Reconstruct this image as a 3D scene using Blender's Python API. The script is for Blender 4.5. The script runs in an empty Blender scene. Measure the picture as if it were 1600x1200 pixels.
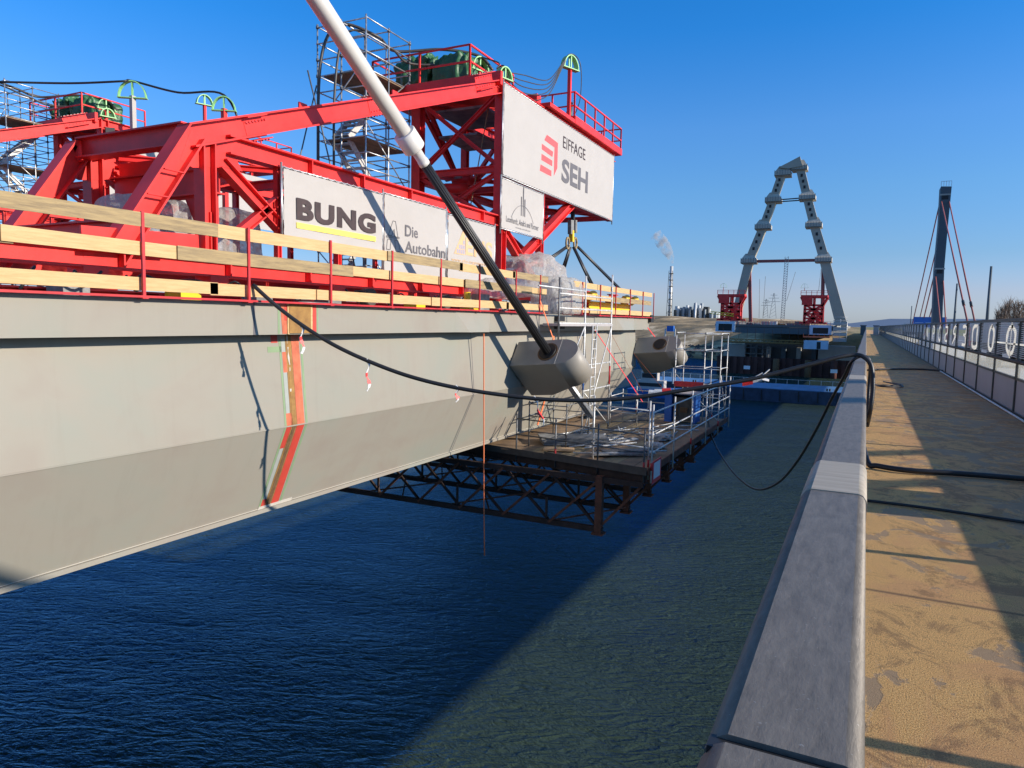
import bpy, math, random
from mathutils import Vector as V, noise as NZ
random.seed(7)
sc = bpy.context.scene
R = math.radians
# ------------------------------------------------------------------ camera
HC = 15.0; FOC = 1105.0
_a, _b, _c = R(26.45), R(-5.2), R(1.15)
CF = V((-math.sin(_a)*math.cos(_b), math.cos(_a)*math.cos(_b), math.sin(_b)))
_r = CF.cross(V((0, 0, 1))).normalized(); _u = _r.cross(CF)
CR = _r*math.cos(_c) + _u*math.sin(_c); CU = _u*math.cos(_c) - _r*math.sin(_c)
cd = bpy.data.cameras.new('camera'); cam = bpy.data.objects.new('camera', cd); sc.collection.objects.link(cam)
cd.sensor_width = 36; cd.lens = 36*FOC/1600; cd.clip_start = 0.05; cd.clip_end = 30000
from mathutils import Matrix
m = Matrix(((CR.x, CU.x, -CF.x, 0), (CR.y, CU.y, -CF.y, 0), (CR.z, CU.z, -CF.z, HC), (0, 0, 0, 1)))
cam.matrix_world = m
sc.camera = cam
C0 = V((0, 0, HC))
# ------------------------------------------------------------------ world and sun
SUN = V((1, 0.12, 0.375)).normalized()
w = bpy.data.worlds.new('World'); sc.world = w; w.use_nodes = True
nt = w.node_tree; bg = nt.nodes['Background']
sky = nt.nodes.new('ShaderNodeTexSky'); sky.sky_type = 'NISHITA'; sky.sun_disc = False
sky.sun_elevation = math.asin(SUN.z); sky.sun_rotation = math.atan2(SUN.x, SUN.y)
sky.altitude = 0; sky.air_density = 1.0; sky.dust_density = 0.3; sky.ozone_density = 3.5
hs = nt.nodes.new('ShaderNodeHueSaturation'); hs.inputs['Saturation'].default_value = 1.12
hs.inputs['Value'].default_value = 1.46
tcw = nt.nodes.new('ShaderNodeTexCoord'); sxw = nt.nodes.new('ShaderNodeSeparateXYZ'); nt.links.new(tcw.outputs['Generated'], sxw.inputs[0])
rw = nt.nodes.new('ShaderNodeValToRGB'); e_ = rw.color_ramp.elements          # tint: blue-grey instead of yellow at the horizon, warmer unseen overhead to neutralise shadows
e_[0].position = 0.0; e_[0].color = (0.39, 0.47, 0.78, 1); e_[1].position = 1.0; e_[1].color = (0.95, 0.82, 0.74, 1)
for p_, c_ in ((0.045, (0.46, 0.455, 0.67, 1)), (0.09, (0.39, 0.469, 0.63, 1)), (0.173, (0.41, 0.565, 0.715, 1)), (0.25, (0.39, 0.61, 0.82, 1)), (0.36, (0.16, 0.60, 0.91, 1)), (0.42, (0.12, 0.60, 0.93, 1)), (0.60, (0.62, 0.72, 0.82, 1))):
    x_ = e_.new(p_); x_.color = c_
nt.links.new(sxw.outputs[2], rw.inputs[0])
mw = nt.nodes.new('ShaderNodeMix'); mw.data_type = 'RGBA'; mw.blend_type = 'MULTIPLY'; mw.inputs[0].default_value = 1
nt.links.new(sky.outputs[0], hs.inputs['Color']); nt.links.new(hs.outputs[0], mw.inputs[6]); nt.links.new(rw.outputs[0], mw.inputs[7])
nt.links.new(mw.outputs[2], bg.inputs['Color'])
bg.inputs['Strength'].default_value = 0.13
sl = bpy.data.lights.new('sun', 'SUN'); sl.energy = 5.0; sl.angle = R(0.55); sl.color = (1.0, 0.90, 0.77)
so = bpy.data.objects.new('sun', sl); sc.collection.objects.link(so)
so.rotation_euler = (-SUN).to_track_quat('-Z', 'Y').to_euler(); so.location = (200, 20, 80)
sc.view_settings.view_transform = 'Standard'; sc.view_settings.look = 'None'
sc.view_settings.exposure = 0.36; sc.view_settings.gamma = 1
try:
    sc.cycles.max_bounces = 6; sc.cycles.transparent_max_bounces = 8; sc.cycles.sample_clamp_indirect = 6
except Exception: pass

# ------------------------------------------------------------------ helpers
def ray(px, py): return CF + CR*((px-800)/FOC) + CU*((600-py)/FOC)
def at(px, py, X=None, Y=None, Z=None):
    d = ray(px, py)
    t = X/d.x if X is not None else (Y/d.y if Y is not None else (Z-HC)/d.z)
    return C0 + d*t
def atp(px, py, p, n):
    d = ray(px, py); p = V(p); n = V(n)
    return C0 + d*((p-C0).dot(n)/d.dot(n))

MATS = {}
def mat(name, col, rough=0.6, metal=0.0, var=0.12, scale=3.0, bump=0.0, bscale=40, col2=None, thr=0.5, spec=0.5, stretch=None, coat=0):
    m = bpy.data.materials.new(name); m.use_nodes = True; n = m.node_tree.nodes; l = m.node_tree.links
    b = n['Principled BSDF']; b.inputs['Roughness'].default_value = rough; b.inputs['Metallic'].default_value = metal
    b.inputs['Specular IOR Level'].default_value = spec
    if coat: b.inputs['Coat Weight'].default_value = coat
    tc = n.new('ShaderNodeTexCoord'); mp = n.new('ShaderNodeMapping'); l.new(tc.outputs['Object'], mp.inputs[0])
    if stretch: mp.inputs['Scale'].default_value = stretch
    nz = n.new('ShaderNodeTexNoise'); nz.inputs['Scale'].default_value = scale; nz.inputs['Detail'].default_value = 6
    nz.inputs['Roughness'].default_value = 0.65
    l.new(mp.outputs[0], nz.inputs['Vector'])
    cr = n.new('ShaderNodeValToRGB'); c = V(col[:3])
    c2 = V(col2) if col2 else c*(1-var*1.6)
    cr.color_ramp.elements[0].position = thr-0.22; cr.color_ramp.elements[1].position = thr+0.22
    cr.color_ramp.elements[0].color = (*c2, 1)
    cc = c if col2 else c*(1+var*0.5)
    cr.color_ramp.elements[1].color = (min(cc.x, 1), min(cc.y, 1), min(cc.z, 1), 1)
    l.new(nz.outputs['Fac'], cr.inputs[0]); l.new(cr.outputs[0], b.inputs['Base Color'])
    if bump:
        nb = n.new('ShaderNodeTexNoise'); nb.inputs['Scale'].default_value = bscale; nb.inputs['Detail'].default_value = 4
        l.new(mp.outputs[0], nb.inputs['Vector'])
        bp = n.new('ShaderNodeBump'); bp.inputs['Strength'].default_value = 1.0; bp.inputs['Distance'].default_value = bump
        l.new(nb.outputs['Fac'], bp.inputs['Height']); l.new(bp.outputs[0], b.inputs['Normal'])
    MATS[name] = m; return m
M = MATS
mat('red_paint', (0.80, 0.040, 0.034), 0.45, var=0.22, scale=1.3, bump=0.002, bscale=5, spec=0.35)
mat('red_post', (0.55, 0.025, 0.03), 0.5, var=0.2, scale=5)
mat('galvanised', (0.55, 0.56, 0.56), 0.42, 0.75, var=0.3, scale=9)
mat('dark_tube', (0.17, 0.18, 0.19), 0.5, 0.5, var=0.35, scale=7)
mat('light_tube', (0.72, 0.72, 0.70), 0.45, 0.25, var=0.3, scale=7)
mat('timber', (0.60, 0.405, 0.195), 0.75, scale=3.0, stretch=(7, 0.9, 12), bump=0.003, bscale=10, col2=(0.44, 0.275, 0.115), thr=.42)
mat('timber_grey', (0.40, 0.29, 0.14), 0.8, scale=2.6, stretch=(6, 0.8, 9), bump=0.003, bscale=10, col2=(0.17, 0.125, 0.075), thr=.46)
mat('board_brown', (0.34, 0.22, 0.12), 0.85, var=0.35, scale=1.4, col2=(0.13, 0.09, 0.06))
mat('board_dark', (0.10, 0.085, 0.07), 0.8, var=0.3, scale=2)
mat('girder_dark', (0.10, 0.10, 0.10), 0.5, var=0.1, scale=1.2)
mat('orange_primer', (0.62, 0.15, 0.07), 0.6, var=0.3, scale=4)
mat('red_primer', (0.52, 0.055, 0.035), 0.6, var=0.1, scale=4)
mat('rust', (0.36, 0.20, 0.055), 0.8, var=0.3, scale=6, col2=(0.20, 0.10, 0.03))
mat('rust_dark', (0.16, 0.09, 0.04), 0.85, var=0.3, scale=14)
mat('green_tape', (0.22, 0.31, 0.17), 0.7, var=0.1)
mat('grey_primer', (0.34, 0.36, 0.33), 0.6, var=0.1)
mat('white_chalk', (0.52, 0.49, 0.43), 0.8, var=0.1)
mat('vinyl', (0.43, 0.40, 0.37), 0.6, var=0.035, scale=0.8, bump=0.035, bscale=1.1, spec=0.3)
mat('ink_dark', (0.055, 0.032, 0.03), 0.6, var=0.3)
mat('ink_grey', (0.13, 0.12, 0.125), 0.6, var=0.1)
mat('ink_yellow', (0.9, 0.72, 0.12), 0.6, var=0.03)
mat('ink_orange', (0.66, 0.42, 0.22), 0.6, var=0.05)
mat('ink_lilac', (0.36, 0.33, 0.38), 0.6, var=0.05)
mat('ink_red', (0.85, 0.10, 0.10), 0.6, var=0.05)
mat('rubber', (0.02, 0.02, 0.022), 0.45, var=0.2)
mat('hose_brown', (0.07, 0.065, 0.06), 0.5, var=0.3)
mat('white_pipe', (0.72, 0.69, 0.64), 0.35, var=0.03, scale=2, spec=0.5)
mat('green_tarp', (0.035, 0.14, 0.05), 0.45, var=0.3, scale=2.2, bump=0.03, bscale=6)
mat('green_paint', (0.30, 0.62, 0.24), 0.5, var=0.15)
mat('blue_paint', (0.03, 0.15, 0.50), 0.45, var=0.15, scale=1)
mat('barge_blue', (0.10, 0.24, 0.46), 0.5, var=0.3, scale=0.5)
mat('blue_dark', (0.035, 0.06, 0.11), 0.6, var=0.4, scale=0.6)
mat('yellow_paint', (0.85, 0.55, 0.02), 0.45, var=0.1)
mat('orange_cloth', (0.85, 0.22, 0.08), 0.7, var=0.1)
mat('red_tape', (0.80, 0.05, 0.05), 0.5, var=0.05)
mat('white_tape', (0.80, 0.80, 0.80), 0.5, var=0.05)
mat('truss_steel', (0.055, 0.032, 0.024), 0.75, var=0.4, scale=3)
mat('truss_rust', (0.20, 0.075, 0.04), 0.8, var=0.4, scale=3)
mat('concrete', (0.40, 0.38, 0.33), 0.85, var=0.14, scale=0.3)
mat('sheet_pile', (0.10, 0.035, 0.025), 0.8, var=0.4, scale=0.3)
mat('pylon_grey', (0.40, 0.36, 0.28), 0.55, var=0.1, scale=0.15)
mat('pylon_light', (0.52, 0.47, 0.38), 0.6, var=0.15, scale=0.5)
mat('pylon_dark', (0.075, 0.10, 0.115), 0.6, var=0.12, scale=0.1)
mat('cable_red', (0.33, 0.085, 0.07), 0.6, var=0.1)
mat('face_blue', (0.50, 0.62, 0.75), 0.5, var=0.1, scale=0.4)
mat('asphalt', (0.20, 0.20, 0.205), 0.85, var=0.1, scale=0.6)
mat('fence_steel', (0.10, 0.095, 0.08), 0.55, 0.2, var=0.3, scale=4)
mat('panel_grey', (0.40, 0.37, 0.36), 0.6, var=0.08, scale=1)
mat('white_paint', (0.80, 0.80, 0.79), 0.5, var=0.05)
mat('plant_steel', (0.30, 0.34, 0.37), 0.6, var=0.3, scale=0.05)
mat('black', (0.012, 0.012, 0.013), 0.6, var=0.1)
mat('bark', (0.16, 0.11, 0.08), 0.9, var=0.2)
mat('hill_far', (0.10, 0.155, 0.24), 0.95, var=0.15, scale=0.002)  # blue of distant haze put into the base colour
mat('clutter_grey', (0.30, 0.30, 0.29), 0.6, 0.2, var=0.4, scale=3)
mat('rock', (0.09, 0.085, 0.08), 0.9, var=0.5, scale=0.4)

class MB:
    def __init__(s): s.v = []; s.f = []; s.s = []
    def add(s, vs, fs, sm=False):
        o = len(s.v); s.v += [tuple(v) for v in vs]
        for i, f in enumerate(fs):
            s.f.append(tuple(o+k for k in f)); s.s.append(sm if isinstance(sm, bool) else sm[i])
        return s
    def box(s, lo, hi):
        x0, y0, z0 = lo; x1, y1, z1 = hi
        return s.add([(x0,y0,z0),(x1,y0,z0),(x1,y1,z0),(x0,y1,z0),(x0,y0,z1),(x1,y0,z1),(x1,y1,z1),(x0,y1,z1)],
              [(0,3,2,1),(4,5,6,7),(0,1,5,4),(1,2,6,5),(2,3,7,6),(3,0,4,7)])
    def frame(s, p, q, up=(0, 0, 1)):
        p = V(p); q = V(q); d = (q-p).normalized(); upv = V(up)
        if abs(d.dot(upv)) > 0.98: upv = V((0, 1, 0)) if abs(d.y) < .9 else V((1, 0, 0))
        a = d.cross(upv).normalized(); b = a.cross(d).normalized(); return p, q, a, b
    def beam(s, p, q, w_, h_, up=(0, 0, 1)):
        p, q, a, b = s.frame(p, q, up); vs = []
        for e in (p, q):
            for i, j in ((-1,-1),(1,-1),(1,1),(-1,1)): vs.append(e + a*(i*w_/2) + b*(j*h_/2))
        return s.add(vs, [(0,1,2,3),(7,6,5,4),(0,4,5,1),(1,5,6,2),(2,6,7,3),(3,7,4,0)])
    def prof(s, p, q, pts, up=(0, 0, 1), sm=False, caps=True):
        p, q, a, b = s.frame(p, q, up); n = len(pts)
        vs = [p + a*x + b*y for x, y in pts] + [q + a*x + b*y for x, y in pts]
        fs = [(i, i+n, (i+1) % n+n, (i+1) % n) for i in range(n)]; ss = [sm]*n
        if caps: fs += [tuple(range(n)), tuple(range(2*n-1, n-1, -1))]; ss += [False, False]
        return s.add(vs, fs, ss)
    def ibeam(s, p, q, w_, h_, t=0.035, up=(0, 0, 1)):
        x, y = w_/2, h_/2; k = t*0.5
        P = [(-x,-y),(x,-y),(x,-y+t),(k,-y+t),(k,y-t),(x,y-t),(x,y),(-x,y),(-x,y-t),(-k,y-t),(-k,-y+t),(-x,-y+t)]
        p, q, a, b = s.frame(p, q, up); n = 12
        vs = [p + a*u_ + b*v_ for u_, v_ in P] + [q + a*u_ + b*v_ for u_, v_ in P]
        fs = [(i, i+n, (i+1) % n+n, (i+1) % n) for i in range(n)]
        for o in (0, n):
            for f in ((0,1,2,11),(10,3,4,9),(8,5,6,7)): fs.append(tuple(o+k_ for k_ in (f if o == 0 else f[::-1])))
        return s.add(vs, fs)
    def tube(s, pts, r, n=8, caps=True):
        pts = [V(p) for p in pts]; rs = r if isinstance(r, (list, tuple)) else [r]*len(pts)
        vs = []; prev = None
        for i, p in enumerate(pts):
            d = (pts[min(i+1, len(pts)-1)] - pts[max(i-1, 0)]).normalized()
            if prev is None:
                u_ = V((0, 0, 1)) if abs(d.z) < .95 else V((1, 0, 0)); a = d.cross(u_).normalized()
            else: a = (prev - d*prev.dot(d)).normalized()
            prev = a; b = d.cross(a)
            for k in range(n):
                t = 2*math.pi*k/n; vs.append(p + (a*math.cos(t)+b*math.sin(t))*rs[i])
        fs = []; ss = []
        for i in range(len(pts)-1):
            for k in range(n):
                k2 = (k+1) % n; fs.append((i*n+k, i*n+k2, (i+1)*n+k2, (i+1)*n+k)); ss.append(True)
        if caps:
            fs += [tuple(range(n))[::-1], tuple(range((len(pts)-1)*n, len(pts)*n))]; ss += [False, False]
        return s.add(vs, fs, ss)
    def poly(s, pts, thick):
        pts = [V(p) for p in pts]; t = V(thick); n = len(pts)
        return s.add(pts + [p+t for p in pts], [tuple(range(n)), tuple(range(2*n-1, n-1, -1))] + [(i, i+n, (i+1) % n+n, (i+1) % n) for i in range(n)])

LOC = {}
def tag(o, label=None, cat=None, group=None, kind=None):
    for k, v in (('label', label), ('category', cat), ('group', group), ('kind', kind)):
        if v: o[k] = v
    return o
def thing(name, label, cat, loc=(0, 0, 0), group=None):
    o = bpy.data.objects.new(name, None); sc.collection.objects.link(o); o.location = loc; o.empty_display_size = 0.3
    LOC[o] = V(loc); return tag(o, label, cat, group)
def obj(name, mb, material, parent=None):
    me = bpy.data.meshes.new(name); L = LOC.get(parent, V((0, 0, 0)))
    me.from_pydata([(v[0]-L.x, v[1]-L.y, v[2]-L.z) for v in mb.v], [], mb.f)
    me.polygons.foreach_set('use_smooth', mb.s); me.validate(); me.update()
    me.materials.append(M[material] if isinstance(material, str) else material)
    o = bpy.data.objects.new(name, me); sc.collection.objects.link(o)
    if parent: o.parent = parent
    LOC[o] = L; return o
def fixn(o):
    import bmesh
    b = bmesh.new(); b.from_mesh(o.data); bmesh.ops.recalc_face_normals(b, faces=b.faces); b.to_mesh(o.data); b.free(); return o
def copy_tree(o, d=None, parent=None):
    c = o.copy(); sc.collection.objects.link(c)
    if parent: c.parent = parent
    elif d is not None: c.location = o.location + V(d)
    LOC[c] = LOC[o] + (V(d) if d is not None else V((0, 0, 0)))
    for ch in list(o.children): copy_tree(ch, d, c)
    return c
def smoothline(pts, k=6):
    pts = [V(p) for p in pts]; out = []
    P = [pts[0]*2-pts[1]] + pts + [pts[-1]*2-pts[-2]]
    for i in range(1, len(P)-2):
        p0, p1, p2, p3 = P[i-1:i+3]
        for j in range(k):
            t = j/k
            out.append(0.5*((2*p1)+(p2-p0)*t+(2*p0-5*p1+4*p2-p3)*t*t+(3*p1-p0-3*p2+p3)*t*t*t))
    out.append(pts[-1]); return out
def text(name, s, BL, BR, TL, material, parent, bold=0.0, nrm=(1, 0, 0), lift=0.004, spacing=1.0):
    cu = bpy.data.curves.new(name, 'FONT'); cu.body = s; cu.offset = bold; cu.size = 1; cu.resolution_u = 4; cu.space_character = spacing
    t = bpy.data.objects.new('tmp', cu); sc.collection.objects.link(t)
    dg = bpy.context.evaluated_depsgraph_get(); me = bpy.data.meshes.new_from_object(t.evaluated_get(dg))
    bpy.data.objects.remove(t)
    xs = [v.co.x for v in me.vertices]; ys = [v.co.y for v in me.vertices]
    x0, x1, y0, y1 = min(xs), max(xs), min(ys), max(ys)
    BL, BR, TL = V(BL), V(BR), V(TL); L = LOC.get(parent, V((0, 0, 0)))
    for v in me.vertices:
        v.co = BL + (BR-BL)*((v.co.x-x0)/(x1-x0)) + (TL-BL)*((v.co.y-y0)/(y1-y0)) + V(nrm)*lift - L
    me.materials.clear(); me.materials.append(M[material])
    o = bpy.data.objects.new(name, me); sc.collection.objects.link(o); o.parent = parent; LOC[o] = L
    return o
def drape(name, lo, hi, material, parent=None, n=14, fold=0.12, rnd=0.25, seed=0, peak=0, nf=1.6):
    """crumpled covering over a heap: rounded box with folds"""
    lo = V(lo); hi = V(hi); c = (lo+hi)/2; h = (hi-lo)/2; mb = MB()
    faces = [((1,0,0),(0,1,0),(0,0,1)), ((-1,0,0),(0,-1,0),(0,0,1)), ((0,1,0),(-1,0,0),(0,0,1)), ((0,-1,0),(1,0,0),(0,0,1)), ((0,0,1),(1,0,0),(0,1,0))]
    for N_, A, B in faces:
        N_, A, B = V(N_), V(A), V(B); vs = []
        for i in range(n+1):
            for j in range(n+1):
                q = N_ + A*(2*i/n-1) + B*(2*j/n-1)
                e = q.copy(); L = (abs(q.x)**5+abs(q.y)**5+abs(q.z)**5)**0.2
                e = q/L*(1-rnd*0.2)
                k = 1 + fold*NZ.noise(V((e.x*2*nf, e.y*2*nf, e.z*0.6*nf+seed*3.7))) + fold*0.5*NZ.noise(V((e.x*5*nf, e.y*5*nf, e.z*1.5+seed)))
                k *= 1 + 0.12*max(0, -e.z)
                p = V((e.x*h.x*k, e.y*h.y*k, e.z*h.z*(1 if e.z < 0 else k)))
                if peak and e.z > 0.2: p.z += peak*h.z*max(0, 1-abs(e.y)*1.2)*(e.z)
                vs.append(c+p)
        fs = [(i*(n+1)+j, (i+1)*(n+1)+j, (i+1)*(n+1)+j+1, i*(n+1)+j+1) for i in range(n) for j in range(n)]
        mb.add(vs, fs, True)
    return obj(name, mb, material, parent)

# ================================================================== SETTING
def nodes_mat(name):
    m = bpy.data.materials.new(name); m.use_nodes = True; M[name] = m
    return m, m.node_tree.nodes, m.node_tree.links, m.node_tree.nodes['Principled BSDF']
def ramp(n, els):
    c = n.new('ShaderNodeValToRGB'); e = c.color_ramp.elements
    while len(e) < len(els): e.new(0.5)
    for i, (p, col) in enumerate(els): e[i].position = p; e[i].color = (*col, 1) if len(col) == 3 else col
    return c
def mixc(n, l, fac, a, b, mode='MIX'):
    x = n.new('ShaderNodeMix'); x.data_type = 'RGBA'; x.blend_type = mode
    for sck, v in ((x.inputs[0], fac), (x.inputs[6], a), (x.inputs[7], b)):
        if isinstance(v, (float, int)): sck.default_value = v
        elif isinstance(v, tuple): sck.default_value = (*v, 1)
        else: l.new(v, sck)
    return x.outputs[2]
def math_(n, l, op, a, b=0.0, c=None):
    x = n.new('ShaderNodeMath'); x.operation = op
    for i, v in enumerate((a, b) if c is None else (a, b, c)):
        if isinstance(v, (int, float)): x.inputs[i].default_value = v
        else: l.new(v, x.inputs[i])
    return x.outputs[0]
def noise(n, l, vec, scale, detail=4, rough=0.6, dist=0.0):
    x = n.new('ShaderNodeTexNoise'); x.inputs['Scale'].default_value = scale; x.inputs['Detail'].default_value = detail
    x.inputs['Roughness'].default_value = rough; x.inputs['Distortion'].default_value = dist; l.new(vec, x.inputs['Vector']); return x.outputs['Fac']
def mapping(n, l, vec, scale=(1, 1, 1), rot=(0, 0, 0), loc=(0, 0, 0)):
    x = n.new('ShaderNodeMapping'); l.new(vec, x.inputs[0]); x.inputs['Scale'].default_value = scale
    x.inputs['Rotation'].default_value = rot; x.inputs['Location'].default_value = loc; return x.outputs[0]

# water
m, n, l, b = nodes_mat('river_water')
tc = n.new('ShaderNodeTexCoord'); P = tc.outputs['Object']; sx = n.new('ShaderNodeSeparateXYZ'); l.new(P, sx.inputs[0])
Pr = mapping(n, l, P, (1, 1, 1), (0, 0, R(-24))); Pm = mapping(n, l, Pr, (0.55, 1.55, 1)); Pm2 = mapping(n, l, mapping(n, l, P, (1, 1, 1), (0, 0, R(12))), (0.6, 1.3, 1))
h1 = noise(n, l, Pm, 1.15, 3, 0.55, 0.5); h2 = noise(n, l, Pm2, 3.2, 4, 0.6, 0.4); h3 = noise(n, l, mapping(n, l, P, (0.4, 0.9, 1), (0, 0, R(-20))), 0.16, 2)
def ridge(h): return math_(n, l, 'SUBTRACT', 1.0, math_(n, l, 'ABSOLUTE', math_(n, l, 'MULTIPLY_ADD', h, 2.0, -1.0)))
hh = math_(n, l, 'ADD', math_(n, l, 'MULTIPLY', ridge(h1), 0.55), math_(n, l, 'MULTIPLY', ridge(h2), 0.26))
hh = math_(n, l, 'ADD', hh, math_(n, l, 'MULTIPLY', h3, 1.2))
hh = math_(n, l, 'MULTIPLY', hh, math_(n, l, 'MULTIPLY_ADD', h3, 1.2, 0.4))
bp = n.new('ShaderNodeBump'); bp.inputs['Distance'].default_value = 0.27; bp.inputs['Strength'].default_value = 1.0
l.new(hh, bp.inputs['Height'])
df = n.new('ShaderNodeBsdfDiffuse'); df.inputs[0].default_value = (0.042, 0.068, 0.052, 1); l.new(bp.outputs[0], df.inputs['Normal'])
gl = n.new('ShaderNodeBsdfGlossy'); gl.inputs[0].default_value = (0.065, 0.23, 0.55, 1); gl.inputs['Roughness'].default_value = 0.05; l.new(bp.outputs[0], gl.inputs['Normal'])  # blue of the sky reflection tinted into the gloss colour
fn = n.new('ShaderNodeFresnel'); fn.inputs[0].default_value = 1.34; l.new(bp.outputs[0], fn.inputs['Normal'])
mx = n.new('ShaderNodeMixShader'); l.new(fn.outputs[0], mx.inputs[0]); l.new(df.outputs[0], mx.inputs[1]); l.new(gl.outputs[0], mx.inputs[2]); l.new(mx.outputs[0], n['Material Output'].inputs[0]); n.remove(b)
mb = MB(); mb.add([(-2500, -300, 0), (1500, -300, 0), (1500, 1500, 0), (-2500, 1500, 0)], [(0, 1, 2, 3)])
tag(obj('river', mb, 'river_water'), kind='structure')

# far bank
m, n, l, b = nodes_mat('far_bank')
tc = n.new('ShaderNodeTexCoord'); P = tc.outputs['Object']; sx = n.new('ShaderNodeSeparateXYZ'); l.new(P, sx.inputs[0])
n1 = noise(n, l, mapping(n, l, P, (1, 0.35, 3)), 0.035, 6, 0.7); n2 = noise(n, l, P, 0.35, 5, 0.7); n3 = noise(n, l, mapping(n, l, P, (1, .4, 2)), 0.011, 3)
c1 = ramp(n, [(0.38, (0.10, 0.075, 0.03)), (0.47, (0.30, 0.20, 0.085)), (0.54, (0.46, 0.31, 0.15)), (0.60, (0.85, 0.64, 0.38))]); l.new(n1, c1.inputs[0])
c2 = mixc(n, l, math_(n, l, 'MULTIPLY', n2, 0.45), c1.outputs[0], (0.06, 0.055, 0.035))
gx = math_(n, l, 'MULTIPLY_ADD', sx.outputs[0], 0.05, 0.6); cl = n.new('ShaderNodeClamp'); l.new(gx, cl.inputs[0])
c3 = mixc(n, l, math_(n, l, 'MULTIPLY', cl.outputs[0], 0.85), c2, (0.17, 0.19, 0.05))
l.new(c3, b.inputs['Base Color']); b.inputs['Roughness'].default_value = 0.95
def bank_h(x, y):
    ys = 285 + max(0, (-45-x))*1.15
    d = (y-ys)
    if x > 8: d = y-330
    if d < 0: return -2.0
    h = min(d/9, 1)*4 + 7.0*max(0, min((d-25)/60, 1))
    h += 13*math.exp(-((y-620-abs(x+120)*.15)/150)**2)*(0.72+0.55*NZ.noise(V((x*0.006, y*.004, 1)))) * (1 if x < -90 else max(.22, 1-(x+90)/110))
    h += 1.6*NZ.noise(V((x*0.03, y*0.02, 4)))*min(d/30, 1) + .9*NZ.noise(V((x*0.12, y*0.05, 9)))*min(d/30, 1)
    return h
mb = MB(); NX, NY = 190, 110
xs = [-900+1500*i/NX for i in range(NX+1)]; ys_ = [270+ (1700*(j/NY)**1.7) for j in range(NY+1)]
mb.add([(x, y, bank_h(x, y)) for x in xs for y in ys_], [(i*(NY+1)+j, (i+1)*(NY+1)+j, (i+1)*(NY+1)+j+1, i*(NY+1)+j+1) for i in range(NX) for j in range(NY)], True)
tag(obj('far_bank', mb, 'far_bank'), kind='structure')
mb = MB(); mb.add([(-9000, 1400, 9), (9000, 1400, 9), (9000, 9000, 9), (-9000, 9000, 9)], [(0, 1, 2, 3)])
tag(obj('ground', mb, 'far_bank'), kind='structure')
mb = MB(); n_ = 60; vs = []
for i in range(n_+1):
    x = -5000+14000*i/n_; h = 15+26*(0.55+0.9*NZ.noise(V((x*.0007, 0, 3)))+0.25*NZ.noise(V((x*.003, 0, 5)))) + (22 if x > 0 else 0)
    vs += [(x, 4600, 0), (x, 5200, h*1.25), (x, 6200, h*1.1)]
mb.add(vs, [(3*i+k, 3*i+3+k, 3*i+4+k, 3*i+1+k) for i in range(n_) for k in (0, 1)], True)
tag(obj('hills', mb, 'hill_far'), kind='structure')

# ------------------------------------------------ old bridge: walkway, road
m, n, l, b = nodes_mat('walkway_surface')
tc = n.new('ShaderNodeTexCoord'); P = tc.outputs['Object']; sx = n.new('ShaderNodeSeparateXYZ'); l.new(P, sx.inputs[0])
grit = noise(n, l, P, 160, 3, 0.7); mid = noise(n, l, mapping(n, l, P, (1, 0.8, 1)), 3.0, 11, 0.80, 0.8); big = noise(n, l, mapping(n, l, P, (0.9, 0.6, 1)), 1.15, 5, 0.6, 1.6)
base = ramp(n, [(0.36, (0.22, 0.10, 0.03)), (0.5, (0.80, 0.44, 0.145)), (0.64, (1.0, 0.66, 0.26))]); l.new(grit, base.inputs[0])
# worn reddish patches, more of them towards the fence
yn = n.new('ShaderNodeClamp'); l.new(math_(n, l, 'MULTIPLY_ADD', sx.outputs[1], -0.5, 1.75), yn.inputs[0]); xr = math_(n, l, 'ADD', math_(n, l, 'MULTIPLY_ADD', sx.outputs[0], 0.34, -0.22), math_(n, l, 'MULTIPLY', yn.outputs[0], 0.55))
pr = ramp(n, [(0.50, (0, 0, 0)), (0.58, (1, 1, 1))]); l.new(math_(n, l, 'ADD', big, math_(n, l, 'MULTIPLY', xr, 0.6)), pr.inputs[0])
c = mixc(n, l, math_(n, l, 'MULTIPLY', pr.outputs[0], 0.5), base.outputs[0], (0.66, 0.33, 0.145))
# dark moss / bitumen stains
st = ramp(n, [(0.435, (1, 1, 1)), (0.505, (0, 0, 0))]); l.new(math_(n, l, 'SUBTRACT', mid, math_(n, l, 'MULTIPLY', xr, 0.12)), st.inputs[0])
c = mixc(n, l, math_(n, l, 'MULTIPLY', st.outputs[0], 0.55), c, (0.20, 0.11, 0.055))
# grey bare screed where the coat has flaked, with pale rims
fl = noise(n, l, mapping(n, l, P, (1, 0.75, 1), (0, 0, 0.4), (3, 1, 0)), 1.5, 7, 0.62, 1.9)
fr = ramp(n, [(0.575, (0, 0, 0)), (0.585, (1, 1, 1))]); fl = math_(n, l, 'ADD', fl, math_(n, l, 'MULTIPLY', xr, 0.14)); l.new(fl, fr.inputs[0])
c = mixc(n, l, math_(n, l, 'MULTIPLY', fr.outputs[0], 0.85), c, (0.42, 0.29, 0.17))
rm = ramp(n, [(0.560, (0, 0, 0)), (0.570, (1, 1, 1)), (0.58, (0, 0, 0))]); l.new(fl, rm.inputs[0])
c = mixc(n, l, math_(n, l, 'MULTIPLY', rm.outputs[0], 0.4), c, (0.68, 0.50, 0.32))
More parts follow.
